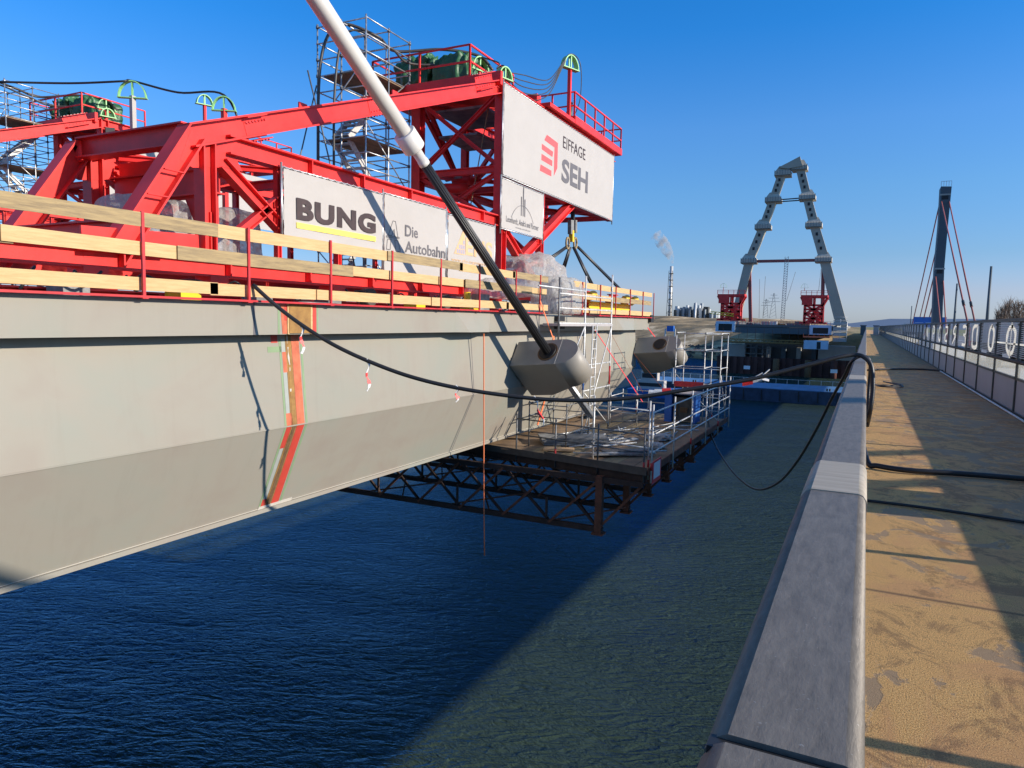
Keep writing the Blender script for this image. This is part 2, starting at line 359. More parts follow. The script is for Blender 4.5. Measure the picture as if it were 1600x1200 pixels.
# hairline cracks
vo = n.new('ShaderNodeTexVoronoi'); vo.feature = 'DISTANCE_TO_EDGE'; vo.inputs['Scale'].default_value = 0.95
dn = n.new('ShaderNodeTexNoise'); dn.inputs['Scale'].default_value = 3.5; dn.inputs['Detail'].default_value = 6; l.new(P, dn.inputs['Vector'])
vm = n.new('ShaderNodeVectorMath'); vm.operation = 'MULTIPLY_ADD'; l.new(dn.outputs['Color'], vm.inputs[0]); vm.inputs[1].default_value = (0.55, 0.55, 0); l.new(P, vm.inputs[2])
l.new(vm.outputs[0], vo.inputs['Vector'])
ck = ramp(n, [(0.0, (1, 1, 1)), (0.004, (0, 0, 0))]); l.new(vo.outputs['Distance'], ck.inputs[0])
c = mixc(n, l, math_(n, l, 'MULTIPLY', ck.outputs[0], 0.35), c, (0.05, 0.04, 0.03))
# slab joints
jt = math_(n, l, 'ABSOLUTE', math_(n, l, 'SUBTRACT', math_(n, l, 'FRACT', math_(n, l, 'MULTIPLY_ADD', sx.outputs[1], 1/8.0, 0.907)), 0.5))
jr = ramp(n, [(0.0, (1, 1, 1)), (0.0015, (0, 0, 0))]); l.new(jt, jr.inputs[0])
c = mixc(n, l, math_(n, l, 'MULTIPLY', jr.outputs[0], 0.75), c, (0.05, 0.04, 0.03))
# weathered darker coat far along
l.new(c, b.inputs['Base Color']); b.inputs['Roughness'].default_value = 0.85
bp = n.new('ShaderNodeBump'); bp.inputs['Distance'].default_value = 0.006
l.new(math_(n, l, 'ADD', grit, math_(n, l, 'MULTIPLY', fr.outputs[0], -0.6)), bp.inputs['Height']); l.new(bp.outputs[0], b.inputs['Normal'])
ZW = 13.4
mb = MB(); mb.box((-0.12, -12, 13.1), (2.72, 420, ZW)); tag(obj('walkway', mb, 'walkway_surface'), kind='structure')
mb = MB(); mb.box((2.72, -60, 13.0), (20.2, 420, 13.38)); tag(obj('road', mb, 'asphalt'), kind='structure')
mb = MB()
for X in (3.6, 9.4, 11.6, 19.2): mb.box((X, -60, 13.384), (X+0.15, 420, 13.388))
tag(obj('lane_marking', mb, 'white_paint'), kind='structure')
ob = thing('old_bridge', 'grey steel girders carrying the old road bridge with the walkway', 'bridge', (10, 100, 10))
mb = MB(); mb.box((2.5, -60, 9.5), (5, 420, 13.0)); obj('girder', mb, 'pylon_dark', ob)
mb = MB(); mb.box((9, -60, 9.5), (11.5, 420, 13.0)); obj('girder', mb, 'pylon_dark', ob)
mb = MB(); mb.box((-0.16, -60, 12.75), (-0.125, 420, 13.41)); mb.box((-0.16, -60, 12.6), (20.2, 420, 12.99)); obj('edge_plate', mb, 'pylon_dark', ob)
mb = MB(); mb.box((2, 290, 0), (18, 296, 9.4)); obj('pier', mb, 'concrete', ob)

# ------------------------------------------------ parapet rail beside the camera
m, n, l, b = nodes_mat('rail_zinc')
tc = n.new('ShaderNodeTexCoord'); P = tc.outputs['Object']; sx = n.new('ShaderNodeSeparateXYZ'); l.new(P, sx.inputs[0])
a1 = noise(n, l, mapping(n, l, P, (1, 0.25, 1)), 45, 5, 0.7); a2 = noise(n, l, P, 5, 4); a3 = noise(n, l, P, 130, 2)
cr = ramp(n, [(0.3, (0.112, 0.100, 0.083)), (0.7, (0.215, 0.190, 0.158))]); l.new(a1, cr.inputs[0])
c = mixc(n, l, math_(n, l, 'MULTIPLY', a2, 0.35), cr.outputs[0], (0.15, 0.12, 0.095))
sp = ramp(n, [(0.70, (0, 0, 0)), (0.73, (1, 1, 1))]); l.new(a3, sp.inputs[0]); c = mixc(n, l, math_(n, l, 'MULTIPLY', sp.outputs[0], 0.35), c, (0.42, 0.42, 0.42))
l.new(c, b.inputs['Base Color']); b.inputs['Roughness'].default_value = 0.55; b.inputs['Metallic'].default_value = 0.15
bp = n.new('ShaderNodeBump'); bp.inputs['Distance'].default_value = 0.0015; l.new(a1, bp.inputs['Height']); l.new(bp.outputs[0], b.inputs['Normal'])
m, n, l, b = nodes_mat('rail_bare')
tc = n.new('ShaderNodeTexCoord'); a1 = noise(n, l, mapping(n, l, tc.outputs['Object'], (1, 14, 1)), 4, 4)
cr = ramp(n, [(0.3, (0.30, 0.26, 0.20)), (0.7, (0.42, 0.37, 0.29))]); l.new(a1, cr.inputs[0]); l.new(cr.outputs[0], b.inputs['Base Color']); b.inputs['Roughness'].default_value = 0.6
def rail_prof(g=0.0):
    P = [(-0.165-g, -0.16), (-0.165-g, -0.03-g), (-0.150, -0.008+g), (-0.135, 0+g), (0.008, 0.0+g), (0.022, -0.005+g), (0.030+g, -0.018), (0.032+g, -0.03), (0.032+g, -0.16)]
    return P
RZ = 14.45
rt = thing('parapet', 'grey metal box handrail running along the left edge of the walkway', 'railing', (-0.06, 0.5, ZW))
def railseg(y0, y1, g=0.0, mt='rail_zinc', nm='handrail', par=rt):
    mb = MB(); P = rail_prof(g); k = len(P)
    vs = [(x, y0, RZ+z) for x, z in P] + [(x, y1, RZ+z) for x, z in P]
    sm = [False, True, True, False, True, True, True, False, False]
    mb.add(vs, [(i, i+k, (i+1) % k+k, (i+1) % k) for i in range(k)] + [tuple(range(k)), tuple(range(2*k-1, k-1, -1))], sm+[False, False])
    return obj(nm, mb, mt, par)
railseg(-1.5, 0.925); y = 0.945
mb = MB(); mb.box((-0.158, 0.92, RZ-0.16), (0.026, 0.95, RZ-0.008)); obj('joint_gasket', mb, 'rubber', rt)
for y1 in (9.0, 17.0, 25.0, 40, 80, 150, 300): railseg(y, y1-0.012); y = y1
railseg(2.55, 3.12, 0.0035, 'rail_bare', 'splice_sleeve')
railseg(8.2, 8.9, 0.003, 'rail_bare', 'splice_sleeve')
for k in range(80):
    mb = MB(); yy = -1+k*2.0; mb.box((-0.11, yy-0.03, ZW+0.0), (-0.03, yy+0.03, RZ-0.162)); obj('post', mb, 'rail_zinc', rt)
for zz in (0.25, 0.5, 0.75):
    mb = MB(); mb.box((-0.09, -1.4, ZW+zz), (-0.05, 160, ZW+zz+0.03)); obj('lower_rail', mb, 'rail_zinc', rt)

# ------------------------------------------------ fence between walkway and road
m, n, l, b = nodes_mat('screen_mesh')
tc = n.new('ShaderNodeTexCoord'); P = tc.outputs['Object']; sx = n.new('ShaderNodeSeparateXYZ'); l.new(P, sx.inputs[0])
b.inputs['Base Color'].default_value = (0.52, 0.56, 0.60, 1); b.inputs['Roughness'].default_value = 0.35
tb = n.new('ShaderNodeBsdfTransparent'); mx = n.new('ShaderNodeMixShader')
st = math_(n, l, 'FRACT', math_(n, l, 'MULTIPLY', sx.outputs[2], 26)); g = math_(n, l, 'GREATER_THAN', st, 0.66)
fa = math_(n, l, 'MULTIPLY_ADD', g, 0.60, 0.04); l.new(fa, mx.inputs[0]); l.new(tb.outputs[0], mx.inputs[1]); l.new(b.outputs[0], mx.inputs[2])
l.new(mx.outputs[0], n['Material Output'].inputs[0])
m, n, l, b = nodes_mat('milky_strip'); b.inputs['Base Color'].default_value = (0.62, 0.62, 0.56, 1); b.inputs['Roughness'].default_value = 0.4
tb = n.new('ShaderNodeBsdfTransparent'); tl = n.new('ShaderNodeBsdfTranslucent'); tl.inputs[0].default_value = (0.75, 0.75, 0.68, 1)
mx = n.new('ShaderNodeMixShader'); mx.inputs[0].default_value = 0.55; l.new(b.outputs[0], mx.inputs[1]); l.new(tl.outputs[0], mx.inputs[2])
m2 = n.new('ShaderNodeMixShader'); m2.inputs[0].default_value = 0.22; l.new(tb.outputs[0], m2.inputs[1]); l.new(mx.outputs[0], m2.inputs[2]); l.new(m2.outputs[0], n['Material Output'].inputs[0])
FX = 2.63; ft = thing('walkway_fence', 'dark steel fence with milky sprayed screens along the right of the walkway', 'fence', (FX, 10, ZW))
NP = 70; y = 16.36-2.62*7
posts = [16.36+2.62*(i-7) for i in range(NP)]
for i, yy in enumerate(posts):
    mb = MB(); mb.box((FX-0.035, yy-0.035, ZW), (FX+0.035, yy+0.035, 15.16)); 
    for zz in (14.38, 14.09, 15.1): mb.box((FX-0.055, yy-0.05, zz-0.02), (FX-0.0355, yy+0.05, zz+0.02))
    obj('post', mb, 'fence_steel', ft)
Y0, Y1 = posts[0], posts[-1]
mb = MB(); mb.box((FX-0.04, Y0, 15.165), (FX+0.04, Y1, 15.225)); obj('top_rail', mb, 'fence_steel', ft)
mb = MB(); mb.tube([(FX-0.075, Y0, 14.40), (FX-0.075, Y1, 14.40)], 0.038, 10); obj('grab_rail', mb, 'fence_steel', ft)
mb = MB(); mb.box((FX-0.03, Y0, 14.045), (FX+0.03, Y1, 14.09)); mb.box((FX-0.045, Y0, ZW), (FX-0.036, Y1, ZW+.05)); obj('bottom_rail', mb, 'fence_steel', ft)
for i in range(NP-1):
    a, c = posts[i]+0.04, posts[i+1]-0.04
    mb = MB(); mb.box((FX-0.006, a, ZW-0.01), (FX+0.006, c, 14.04)); obj('lower_panel', mb, 'panel_grey', ft)
    mb = MB(); mb.box((FX-0.005, a, 14.46), (FX+0.005, c, 15.15)); sc_ = obj('screen', mb, 'screen_mesh', ft)
    mb = MB(); mb.box((FX-0.004, a, 14.095), (FX+0.004, c, 14.36)); obj('glazed_strip', mb, 'milky_strip', ft)
m, n, l, b = nodes_mat('spray_paint'); b.inputs['Base Color'].default_value = (.85, .85, .82, 1); tl = n.new('ShaderNodeBsdfTranslucent'); tl.inputs[0].default_value = (.95, .93, .86, 1); mx = n.new('ShaderNodeMixShader'); mx.inputs[0].default_value = .6; l.new(b.outputs[0], mx.inputs[1]); l.new(tl.outputs[0], mx.inputs[2]); l.new(mx.outputs[0], n['Material Output'].inputs[0])
def stroke(name, pts, Yc, w_=0.11, sx_=1.0, sy_=1.0, z0=14.52):
    """sprayed letter seen from the walkway: pts (a to the right, b up)"""
    P = [V((FX-0.008, Yc - p[0]*1.5*sx_, z0 + p[1]*0.55*sy_)) for p in pts]; P = smoothline(P, 5)
    mb = MB(); vs = []
    for i, p in enumerate(P):
        d = (P[min(i+1, len(P)-1)]-P[max(i-1, 0)]); d = V((0, d.y*0.4, d.z)).normalized(); q = V((0, -d.z*2.2, d.y))*w_*0.5*(0.8+0.4*NZ.noise(V((i*.3, Yc, 0))))
        vs += [p+q, p-q, p+q-V((.002, 0, 0)), p-q-V((.002, 0, 0))]
    for i in range(len(P)-1):
        k = 4*i; mb_f = [(k, k+4, k+5, k+1), (k+2, k+3, k+7, k+6), (k, k+2, k+6, k+4), (k+1, k+5, k+7, k+3)]; 
        for q in mb_f: mb.f.append(q); mb.s.append(False)
    mb.v = [tuple(v) for v in vs]; return obj('sprayed_letter', mb, 'spray_paint', ft)
OV = [(0, 1), (.28, .8), (.3, .45), (.2, .1), (0, 0), (-.25, .15), (-.3, .5), (-.22, .85), (0, 1), (.1, .95)]
def ctr(px): return at(px, 520, X=FX).y
stroke('o', OV, ctr(1581)); stroke('o', [(p[0]*.8, p[1]) for p in OV], ctr(1550))
stroke('d', [(.3, 1), (.28, .5), (.3, .03), (-.2, 0), (-.3, .3), (-.3, .8), (-.1, 1), (.3, 1)], ctr(1524))
stroke('e', [(-.25, .98), (.28, .97), (.25, .55), (-.1, .55)], ctr(1507)); stroke('e', [(.25, .55), (.28, .05), (-.25, .0)], ctr(1507))
stroke('r', [(.28, .3), (.3, 1), (-.1, .9), (-.2, .6), (.15, .45), (-.3, -.05)], ctr(1492))
stroke('s', [(-.25, .95), (.25, .95), (.25, .6), (-.2, .4), (-.2, .05), (.25, .05)], ctr(1479))
stroke('o', OV, ctr(1469)); stroke('p', [(-.2, 0), (-.2, .95), (.25, .9), (.2, .5), (-.2, .45)], ctr(1459)); stroke('n', [(-.2, .1), (-.2, .9), (.25, .1), (.25, .9)], ctr(1449))
stroke('x', [(0, 1), (0, 0)], ctr(1581)-.0, .03, 1, 1.35, 14.4)
for py_, sy in ((1590, 1), (1566, 1)): stroke('bar', [(-.55, .35), (.55, .37)], ctr(py_), .035)

m, n, l, b = nodes_mat('girder_paint')
tc = n.new('ShaderNodeTexCoord'); P = tc.outputs['Object']
a1 = noise(n, l, mapping(n, l, P, (1, .35, .5)), 0.9, 4, .6, .5); a2 = noise(n, l, mapping(n, l, P, (1, 2.2, .16)), 1.6, 6, .7, .3); a3 = noise(n, l, mapping(n, l, P, (1, .6, 1), (0, 0, 0), (5, 9, 2)), 0.55, 5, .6, 1.0); a4 = noise(n, l, P, 26, 3)
c1 = ramp(n, [(.35, (0.275, 0.240, 0.200)), (.5, (0.290, 0.268, 0.222)), (.66, (0.270, 0.270, 0.226))]); l.new(a1, c1.inputs[0])
r1 = ramp(n, [(.52, (0, 0, 0)), (.72, (1, 1, 1))]); l.new(a2, r1.inputs[0]); c = mixc(n, l, math_(n, l, 'MULTIPLY', r1.outputs[0], .16), c1.outputs[0], (0.20, 0.17, 0.14))
r2 = ramp(n, [(.56, (0, 0, 0)), (.70, (1, 1, 1))]); l.new(a3, r2.inputs[0]); c = mixc(n, l, math_(n, l, 'MULTIPLY', r2.outputs[0], .20), c, (0.25, 0.205, 0.175))
r3 = ramp(n, [(.74, (0, 0, 0)), (.78, (1, 1, 1))]); l.new(a4, r3.inputs[0]); c = mixc(n, l, math_(n, l, 'MULTIPLY', r3.outputs[0], .18), c, (0.16, 0.14, 0.12))
l.new(c, b.inputs['Base Color']); b.inputs['Roughness'].default_value = .5; b.inputs['Specular IOR Level'].default_value = .3
bb = n.new('ShaderNodeBump'); bb.inputs['Distance'].default_value = .012; bb.inputs['Strength'].default_value = .6; l.new(a1, bb.inputs['Height']); l.new(bb.outputs[0], b.inputs['Normal'])

# ================================================================== NEW BRIDGE GIRDER
gd = thing('bridge_girder', 'long beige steel box girder of the new bridge ending in mid-river', 'bridge girder', (-12, 15, 13))
YE, YS = 33.6, -14.0
T0, T1 = 15.205, 14.65          # fascia
UW0 = (-9.80, 14.66); KN = (-9.65, 12.91); BT = (-10.38, 11.22)
mb = MB()
mb.add([(-9.40, YS, T1), (-9.40, YE, T1), (-9.40, YE, T0), (-9.40, YS, T0), (-9.46, YS, T1), (-9.46, YE, T1), (-9.46, YE, T0), (-9.46, YS, T0)],
       [(0,1,2,3),(7,6,5,4),(0,4,5,1),(1,5,6,2),(2,6,7,3),(3,7,4,0)])
obj('fascia', mb, 'girder_paint', gd)
mb = MB(); mb.box((-43.6, YS, T0-0.09), (-9.461, YE-0.3, T0-0.02)); obj('deck_plate', mb, 'clutter_grey', gd)
mb = MB(); mb.box((-9.84, YS, T1+0.002), (-9.461, YE-0.1, T1+0.03)); obj('soffit', mb, 'girder_paint', gd)
def quadstrip(mb, pts0, pts1):  # ruled solid between two profiles
    n = len(pts0); mb.add(list(pts0)+list(pts1), [(i, (i+1) % n, (i+1) % n+n, i+n) for i in range(n)] + [tuple(range(n))[::-1], tuple(range(n, 2*n))])
YB = 31.4                                  # webs stop short of the fascia, cut obliquely
t = 0.04
mb = MB(); quadstrip(mb, [(UW0[0], YS, UW0[1]), (KN[0], YS, KN[1]), (KN[0]-t, YS, KN[1]), (UW0[0]-t, YS, UW0[1])], [(UW0[0], YE-.9, UW0[1]), (KN[0], YE-1.1, KN[1]), (KN[0]-t, YE-1.1, KN[1]), (UW0[0]-t, YE-.9, UW0[1])])
obj('upper_web', mb, 'girder_paint', gd)
mb = MB(); quadstrip(mb, [(KN[0], YS, KN[1]), (BT[0], YS, BT[1]), (BT[0]-t, YS, BT[1]), (KN[0]-t, YS, KN[1])], [(KN[0], YE-1.1, KN[1]), (BT[0], YE-4.2, BT[1]), (BT[0]-t, YE-4.2, BT[1]), (KN[0]-t, YE-1.1, KN[1])])
obj('lower_web', mb, 'girder_paint', gd)
mb = MB(); mb.box((-15.5, YS, 11.14), (-10.33, YE-4.2, 11.217)); obj('bottom_plate', mb, 'girder_paint', gd)
mb = MB(); mb.box((KN[0]-.003, YS, KN[1]-.012), (KN[0]+.010, YE-1.1, KN[1]+.012)); obj('knuckle_weld', mb, 'girder_paint', gd)
mb = MB(); mb.box((-15.6, YS, 11.3), (-15.5, YE-4, 14.9)); obj('inner_web', mb, 'girder_dark', gd)
mb = MB(); mb.box((-43.4, YS, 11.3), (-37.5, YE-3, 14.9)); obj('far_box', mb, 'girder_dark', gd)
for k in range(10):
    mb = MB(); yy = YS+2+k*5; mb.box((-37.5, yy, 13.6), (-15.61, yy+.04, 15.1)); obj('cross_girder', mb, 'girder_dark', gd)
# splice strip, primer and rust. surfaces: F fascia, U upper web, L lower web
def surf(kind, y, s, off=0.004):
    if kind == 'F': return V((-9.40+off, y, T0+(T1-T0)*s))
    a, b_ = (UW0, KN) if kind == 'U' else (KN, BT)
    nn = V((-(b_[1]-a[1]), 0, (b_[0]-a[0]))).normalized()
    return V((a[0]+(b_[0]-a[0])*s, y, a[1]+(b_[1]-a[1])*s)) + nn*off
def patch(name, kind, y0, y1, s0, s1, mt, off=0.004, rag=0.0, y0b=None, y1b=None):
    mb = MB(); k = 14 if rag else 1; y0b = y0 if y0b is None else y0b; y1b = y1 if y1b is None else y1b; vs = []
    for i in range(k+1):
        s = s0+(s1-s0)*i/k; f = i/k; r1 = rag*NZ.noise(V((s*9, y0*3, 1))); r2 = rag*NZ.noise(V((s*11, y1*5, 8)))
        vs += [surf(kind, y0+(y0b-y0)*f+r1, s, off), surf(kind, y1+(y1b-y1)*f+r2, s, off), surf(kind, y1+(y1b-y1)*f+r2, s, 0.0015), surf(kind, y0+(y0b-y0)*f+r1, s, 0.0015)]
    fs = []
    for i in range(k):
        a = 4*i; fs += [(a, a+1, a+5, a+4), (a+1, a+2, a+6, a+5), (a+3, a, a+4, a+7)]
    fs += [(0, 3, 2, 1), (4*k, 4*k+1, 4*k+2, 4*k+3)]
    mb.add(vs, fs); return obj(name, mb, mt, gd)
yF = lambda px: at(px, 500, X=-9.40).y
yU = lambda px: at(px, 597, X=-9.72).y
yL = lambda px: at(px, 755, Y=None, X=-9.97).y
patch('primer_mark', 'F', yF(438), yF(444), 0.02, 0.98, 'orange_primer', y0b=yF(441), y1b=yF(452))
patch('primer_mark', 'F', yF(444), yF(449), 0.02, 0.55, 'red_primer', .0055)
patch('cover_plate', 'F', yF(450), yF(484), 0.0, 0.96, 'rust', 0.03)
patch('cover_plate_edge', 'F', yF(448), yF(451), 0.0, 0.99, 'timber', 0.022, .006)
patch('cover_plate_edge', 'F', yF(484), yF(487), 0.0, 0.99, 'timber', 0.022, .006)
patch('primer_mark', 'F', yF(487), yF(494), 0.02, 0.98, 'red_primer')
patch('tape_line', 'F', yF(434), yF(437), 0.02, 0.98, 'green_tape'); patch('tape_line', 'F', yF(495), yF(497), 0.02, 0.98, 'green_tape')
for K, f0 in (('U', 0.0), ('L', 0.0)):
    dY = 0
    patch('tape_line', K, yU(440), yU(443), 0.06 if K == 'U' else 0, 1 if K == 'U' else .97, 'green_tape')
    patch('grey_coat', K, yU(443.5), yU(449), 0.06 if K == 'U' else 0, 1 if K == 'U' else .97, 'grey_primer')
    patch('weld_bevel', K, yU(450), yU(452.5), 0, 1 if K == 'U' else .97, 'rust', .006, .012)
    patch('weld_seam', K, yU(452), yU(457.5), 0, 1 if K == 'U' else .97, 'rust_dark' if K == 'L' else 'rust', .010, .02)
    patch('weld_bevel', K, yU(457.5), yU(459), 0, 1 if K == 'U' else .97, 'rust', .006, .012)
    patch('primer_mark', K, yU(459.5), yU(471), 0, 1 if K == 'U' else .97, 'orange_primer' if K == 'U' else 'red_primer', .005)
    patch('tape_line', K, yU(473), yU(476), 0.06 if K == 'U' else 0, 1 if K == 'U' else .97, 'green_tape')
for f0, f1, w_ in ((.02, .11, .9), (.15, .34, 1.6), (.37, .41, .7), (.60, .63, .8)): patch('chalk_residue', 'U', yU(452.6), yU(452.6+w_), f0, f1, 'white_chalk', .013, .05)
patch('primer_mark', 'U', yU(428), yU(438), 0.02, 0.1, 'red_primer', .005); patch('tape_line', 'U', yU(422), yU(443), 0.14, 0.2, 'green_tape', .004)
patch('primer_mark', 'U', yU(444), yU(450), 0.2, 0.42, 'orange_primer', .006); patch('primer_mark', 'U', yU(443), yU(452), 0.86, 1.0, 'orange_primer', .006)
patch('primer_mark', 'L', yU(443), yU(451), 0.0, 0.26, 'red_primer', .006); patch('primer_mark', 'L', yU(443), yU(450), 0.88, 0.985, 'red_primer', .006)
patch('chalk_edge', 'L', yU(440), yU(492), 0.965, 0.999, 'white_chalk', .012, .01)
patch('bottom_edge', 'L', YS, YE-4.3, 0.990, 0.998, 'white_chalk', .005)
# butt seams
yS = at(735, 520, X=-9.8).y
for K in ('U', 'L'): patch('seam', K, yS-.012, yS+.012, 0, 1, 'ink_grey', .003)
patch('seam', 'F', yF(397)-.022, yF(397)+.022, 0, 1, 'ink_grey', .003)
for px in (1050, ): pass
yS2 = at(905, 600, X=-9.72).y
for K in ('U', 'L'): patch('seam', K, yS2-.008, yS2+.008, 0, 1, 'girder_dark', .003)
# tapered pockets on the fascia that throw a trapezoid of shade
for pa, pb in ((711, 766), (962, 990)):
    a, c = yF(pa), yF(pb); h = 0.20; e = (c-a)*.22
    mb = MB(); mb.add([(-9.399, a, T0), (-9.399, c, T0), (-9.40+h, c-e, T1-.0), (-9.40+h, a+e, T1), (-9.399, a, T1-.0), (-9.399, c, T1)], [(0, 3, 2, 1), (0, 4, 3), (1, 2, 5), (4, 5, 2, 3), (0, 1, 5, 4)])
    obj('jacking_pocket', mb, 'girder_paint', gd)
# upper temporary gap with timber and black bearing near px 860-895
mb = MB(); 
ya, yb = yF(866), yF(884)
for z in (14.72, 14.98): mb.box((-9.395, ya, z), (-9.2, ya+(yb-ya)*.45, z+.17))
obj('bearing_block', mb, 'black', gd)
# anchor boxes
sA = at(856, 550, X=-8.5); sB = at(620, 190, X=-9.6); SD = (sB-sA).normalized()
def anchor(center):
    c = V(center); a = V((1, 0, 0)); a = (a-SD*a.dot(SD)).normalized(); b_ = SD.cross(a).normalized()
    if b_.y > 0: b_ = -b_          # b_ points towards the camera
    hw = 0.47; P = [(-1.2, -hw), (0.38, -hw)]
    for k in range(1, 12):
        th = -math.pi/2 + math.pi*k/12; P.append((0.38+0.62*math.cos(th), hw*math.sin(th)))
    P += [(0.38, hw), (-1.2, hw)]
    n = len(P); mb = MB(); L = 1.15
    up = [c + a*x + b_*y for x, y in P]; lo = [c + a*(x) + b_*y - SD*L for x, y in P]
    sm = [False]+[True]*12+[False]*(n-13)
    mb.add(up+lo, [(i, i+n, (i+1) % n+n, (i+1) % n) for i in range(n)] + [tuple(range(n)), tuple(range(2*n-1, n-1, -1))], sm+[False, False])
    obj('anchor_box', mb, 'anchor_paint', gd)
    # tapering underside back to the web
    q = [c + a*x + b_*y - SD*L for x, y in ((-1.2, -hw+.02), (0.5, -hw+.02), (0.5, hw-.02), (-1.2, hw-.02))]
    r_ = [p - SD*0.42 for p in q]; r_[1] += a*-.9; r_[2] += a*-.9
    mb = MB(); mb.add(q+r_, [(0,1,2,3),(7,6,5,4),(0,4,5,1),(1,5,6,2),(2,6,7,3),(3,7,4,0)]); obj('anchor_haunch', mb, 'anchor_paint', gd)
    mb = MB(); mb.tube([c+SD*0.002, c+SD*0.02], 0.33, 28); obj('weld_ring', mb, 'rust_dark', gd)
    mb = MB(); mb.tube([c+SD*0.004, c+SD*0.05], 0.27, 28); obj('guide_pipe', mb, 'black', gd)
    mb = MB(); mb.beam(c+a*.36-b_*hw+SD*.003, c+a*.36+b_*hw+SD*.003, .012, .006, SD); obj('weld_line', mb, 'white_chalk', gd)
mat('anchor_paint', (0.33, 0.30, 0.255), 0.5, var=0.07, scale=1.5)
anchor(sA); sA2 = at(1031, 538, X=-8.5); anchor(sA2)

# ------------------------------------------------ stay cable
stt = thing('stay_cable', 'thick stay cable in a white pipe with black lower strands rising from the girder', 'stay cable', tuple(sA))
dn_ = (sA-at(910, 628, X=-8.3)).normalized()
def on(px_, base=sA, d=SD):   # point of the stay seen at column px
    best = None
    for k in range(0, 4000):
        p = base + d*(k*0.01); z = (p-C0).dot(CF); x = 800+FOC*(p-C0).dot(CR)/z
        if best is None or abs(x-px_) < best[0]: best = (abs(x-px_), k*0.01)
    return best[1]
k_b, k_c, k_d = on(664), on(650), on(622)
mb = MB()
for i in range(12):
    th = 2*math.pi*i/12; a = SD.cross(V((0, 0, 1))).normalized(); b_ = SD.cross(a)
    o_ = (a*math.cos(th)+b_*math.sin(th))*0.088; mb.tube([sA-SD*0.1+o_*1.2, sA+SD*(k_b+.1)+o_], 0.030, 8)
mb.tube([sA-SD*.1, sA+SD*(k_b+.1)], 0.08, 8); obj('strand_bundle', mb, 'rubber', stt)
mb = MB(); mb.tube([sA+SD*k_b, sA+SD*(k_b+.12), sA+SD*(k_b+.121), sA+SD*(k_c+.4)], [.13, .13, .118, .125], 20); obj('reducer', mb, 'white_pipe', stt)
c0 = sA+SD*(k_c+0.05)
mb = MB(); mb.tube([c0, c0+SD*0.02, c0+SD*0.02+SD*0.42, c0+SD*.45], [.245, .262, .262, .245], 28); obj('collar', mb, 'white_pipe', stt)
mb = MB(); mb.tube([c0+SD*.44, c0+SD*6, c0+SD*45], [0.168, 0.205, 0.215], 28); obj('outer_pipe', mb, 'white_pipe', stt)

# ================================================================== EDGE GUARD RAIL (timber boards on red posts)
GX = -9.32
def guard(name, label, post_px, y0, y1, gap=None, seed=1, zt=16.40, boards=((1.0, .20), (0.60, .20), (0.10, .19))):
    rd = random.Random(seed); t = thing(name, label, 'guard rail', (GX, y0, T0), 'timber guard rails along the girder edge')
    for py_ in post_px:
        mb = MB(); yy = py_; lean = rd.uniform(-.012, .012)
        mb.beam((GX+0.045, yy, T0-0.02), (GX+0.045+lean, yy+rd.uniform(-.01, .01), zt+rd.uniform(.0, .05)), 0.035, 0.045)
        mb.box((GX-0.05, yy-0.05, T0-0.012), (GX+0.085, yy+0.05, T0+0.012)); obj('post', mb, 'red_post', t)
    for zi, (zb, h) in enumerate(boards):
        y = y0 - rd.uniform(0, 1.5)
        while y < y1:
            L = rd.choice((2.4, 3.0, 3.9, 4.6)); e = min(y+L, y1); s = max(y, y0)
            if e-s > 0.15:
                off = rd.choice((0, .028, -.028)) if zi else rd.choice((0, .03)); dz = rd.uniform(-.012, .012)
                mb = MB(); mb.beam((GX+off, s-.08, T0+zb+h/2+dz), (GX+off, e+.08, T0+zb+h/2+rd.uniform(-.012, .012)), 0.026, h*rd.uniform(.95, 1.05))
                obj('board', mb, 'timber_grey' if (zi == 0 and rd.random() < .8 and y0 < 10) or (zi == 1 and rd.random() < .5) or (zi == 2 and rd.random() < .12) else 'timber', t)
            y = e+0.01
    mb = MB(); mb.box((GX-0.03, y0, T0+.002), (GX+0.083, y1, T0+0.035)); obj('toe_angle', mb, 'red_post', t)
    return t
PY = [at(x, 400, X=GX).y for x in (220, 385, 514, 610, 687, 748, 805, 843)]
guard('timber_guard_rail', 'timber board guard rail on red posts along the near part of the girder edge', [PY[0]-6, PY[0]-4, PY[0]-2]+PY, 0.0, at(853, 470, X=GX).y, seed=3)
PY2 = [at(x, 480, X=GX).y for x in (908, 936, 960, 983, 1003, 1020)]
guard('timber_guard_rail', 'fresh yellow timber guard rail on red posts at the outer end of the girder', PY2, at(897, 480, X=GX).y, YE-.05, seed=8)

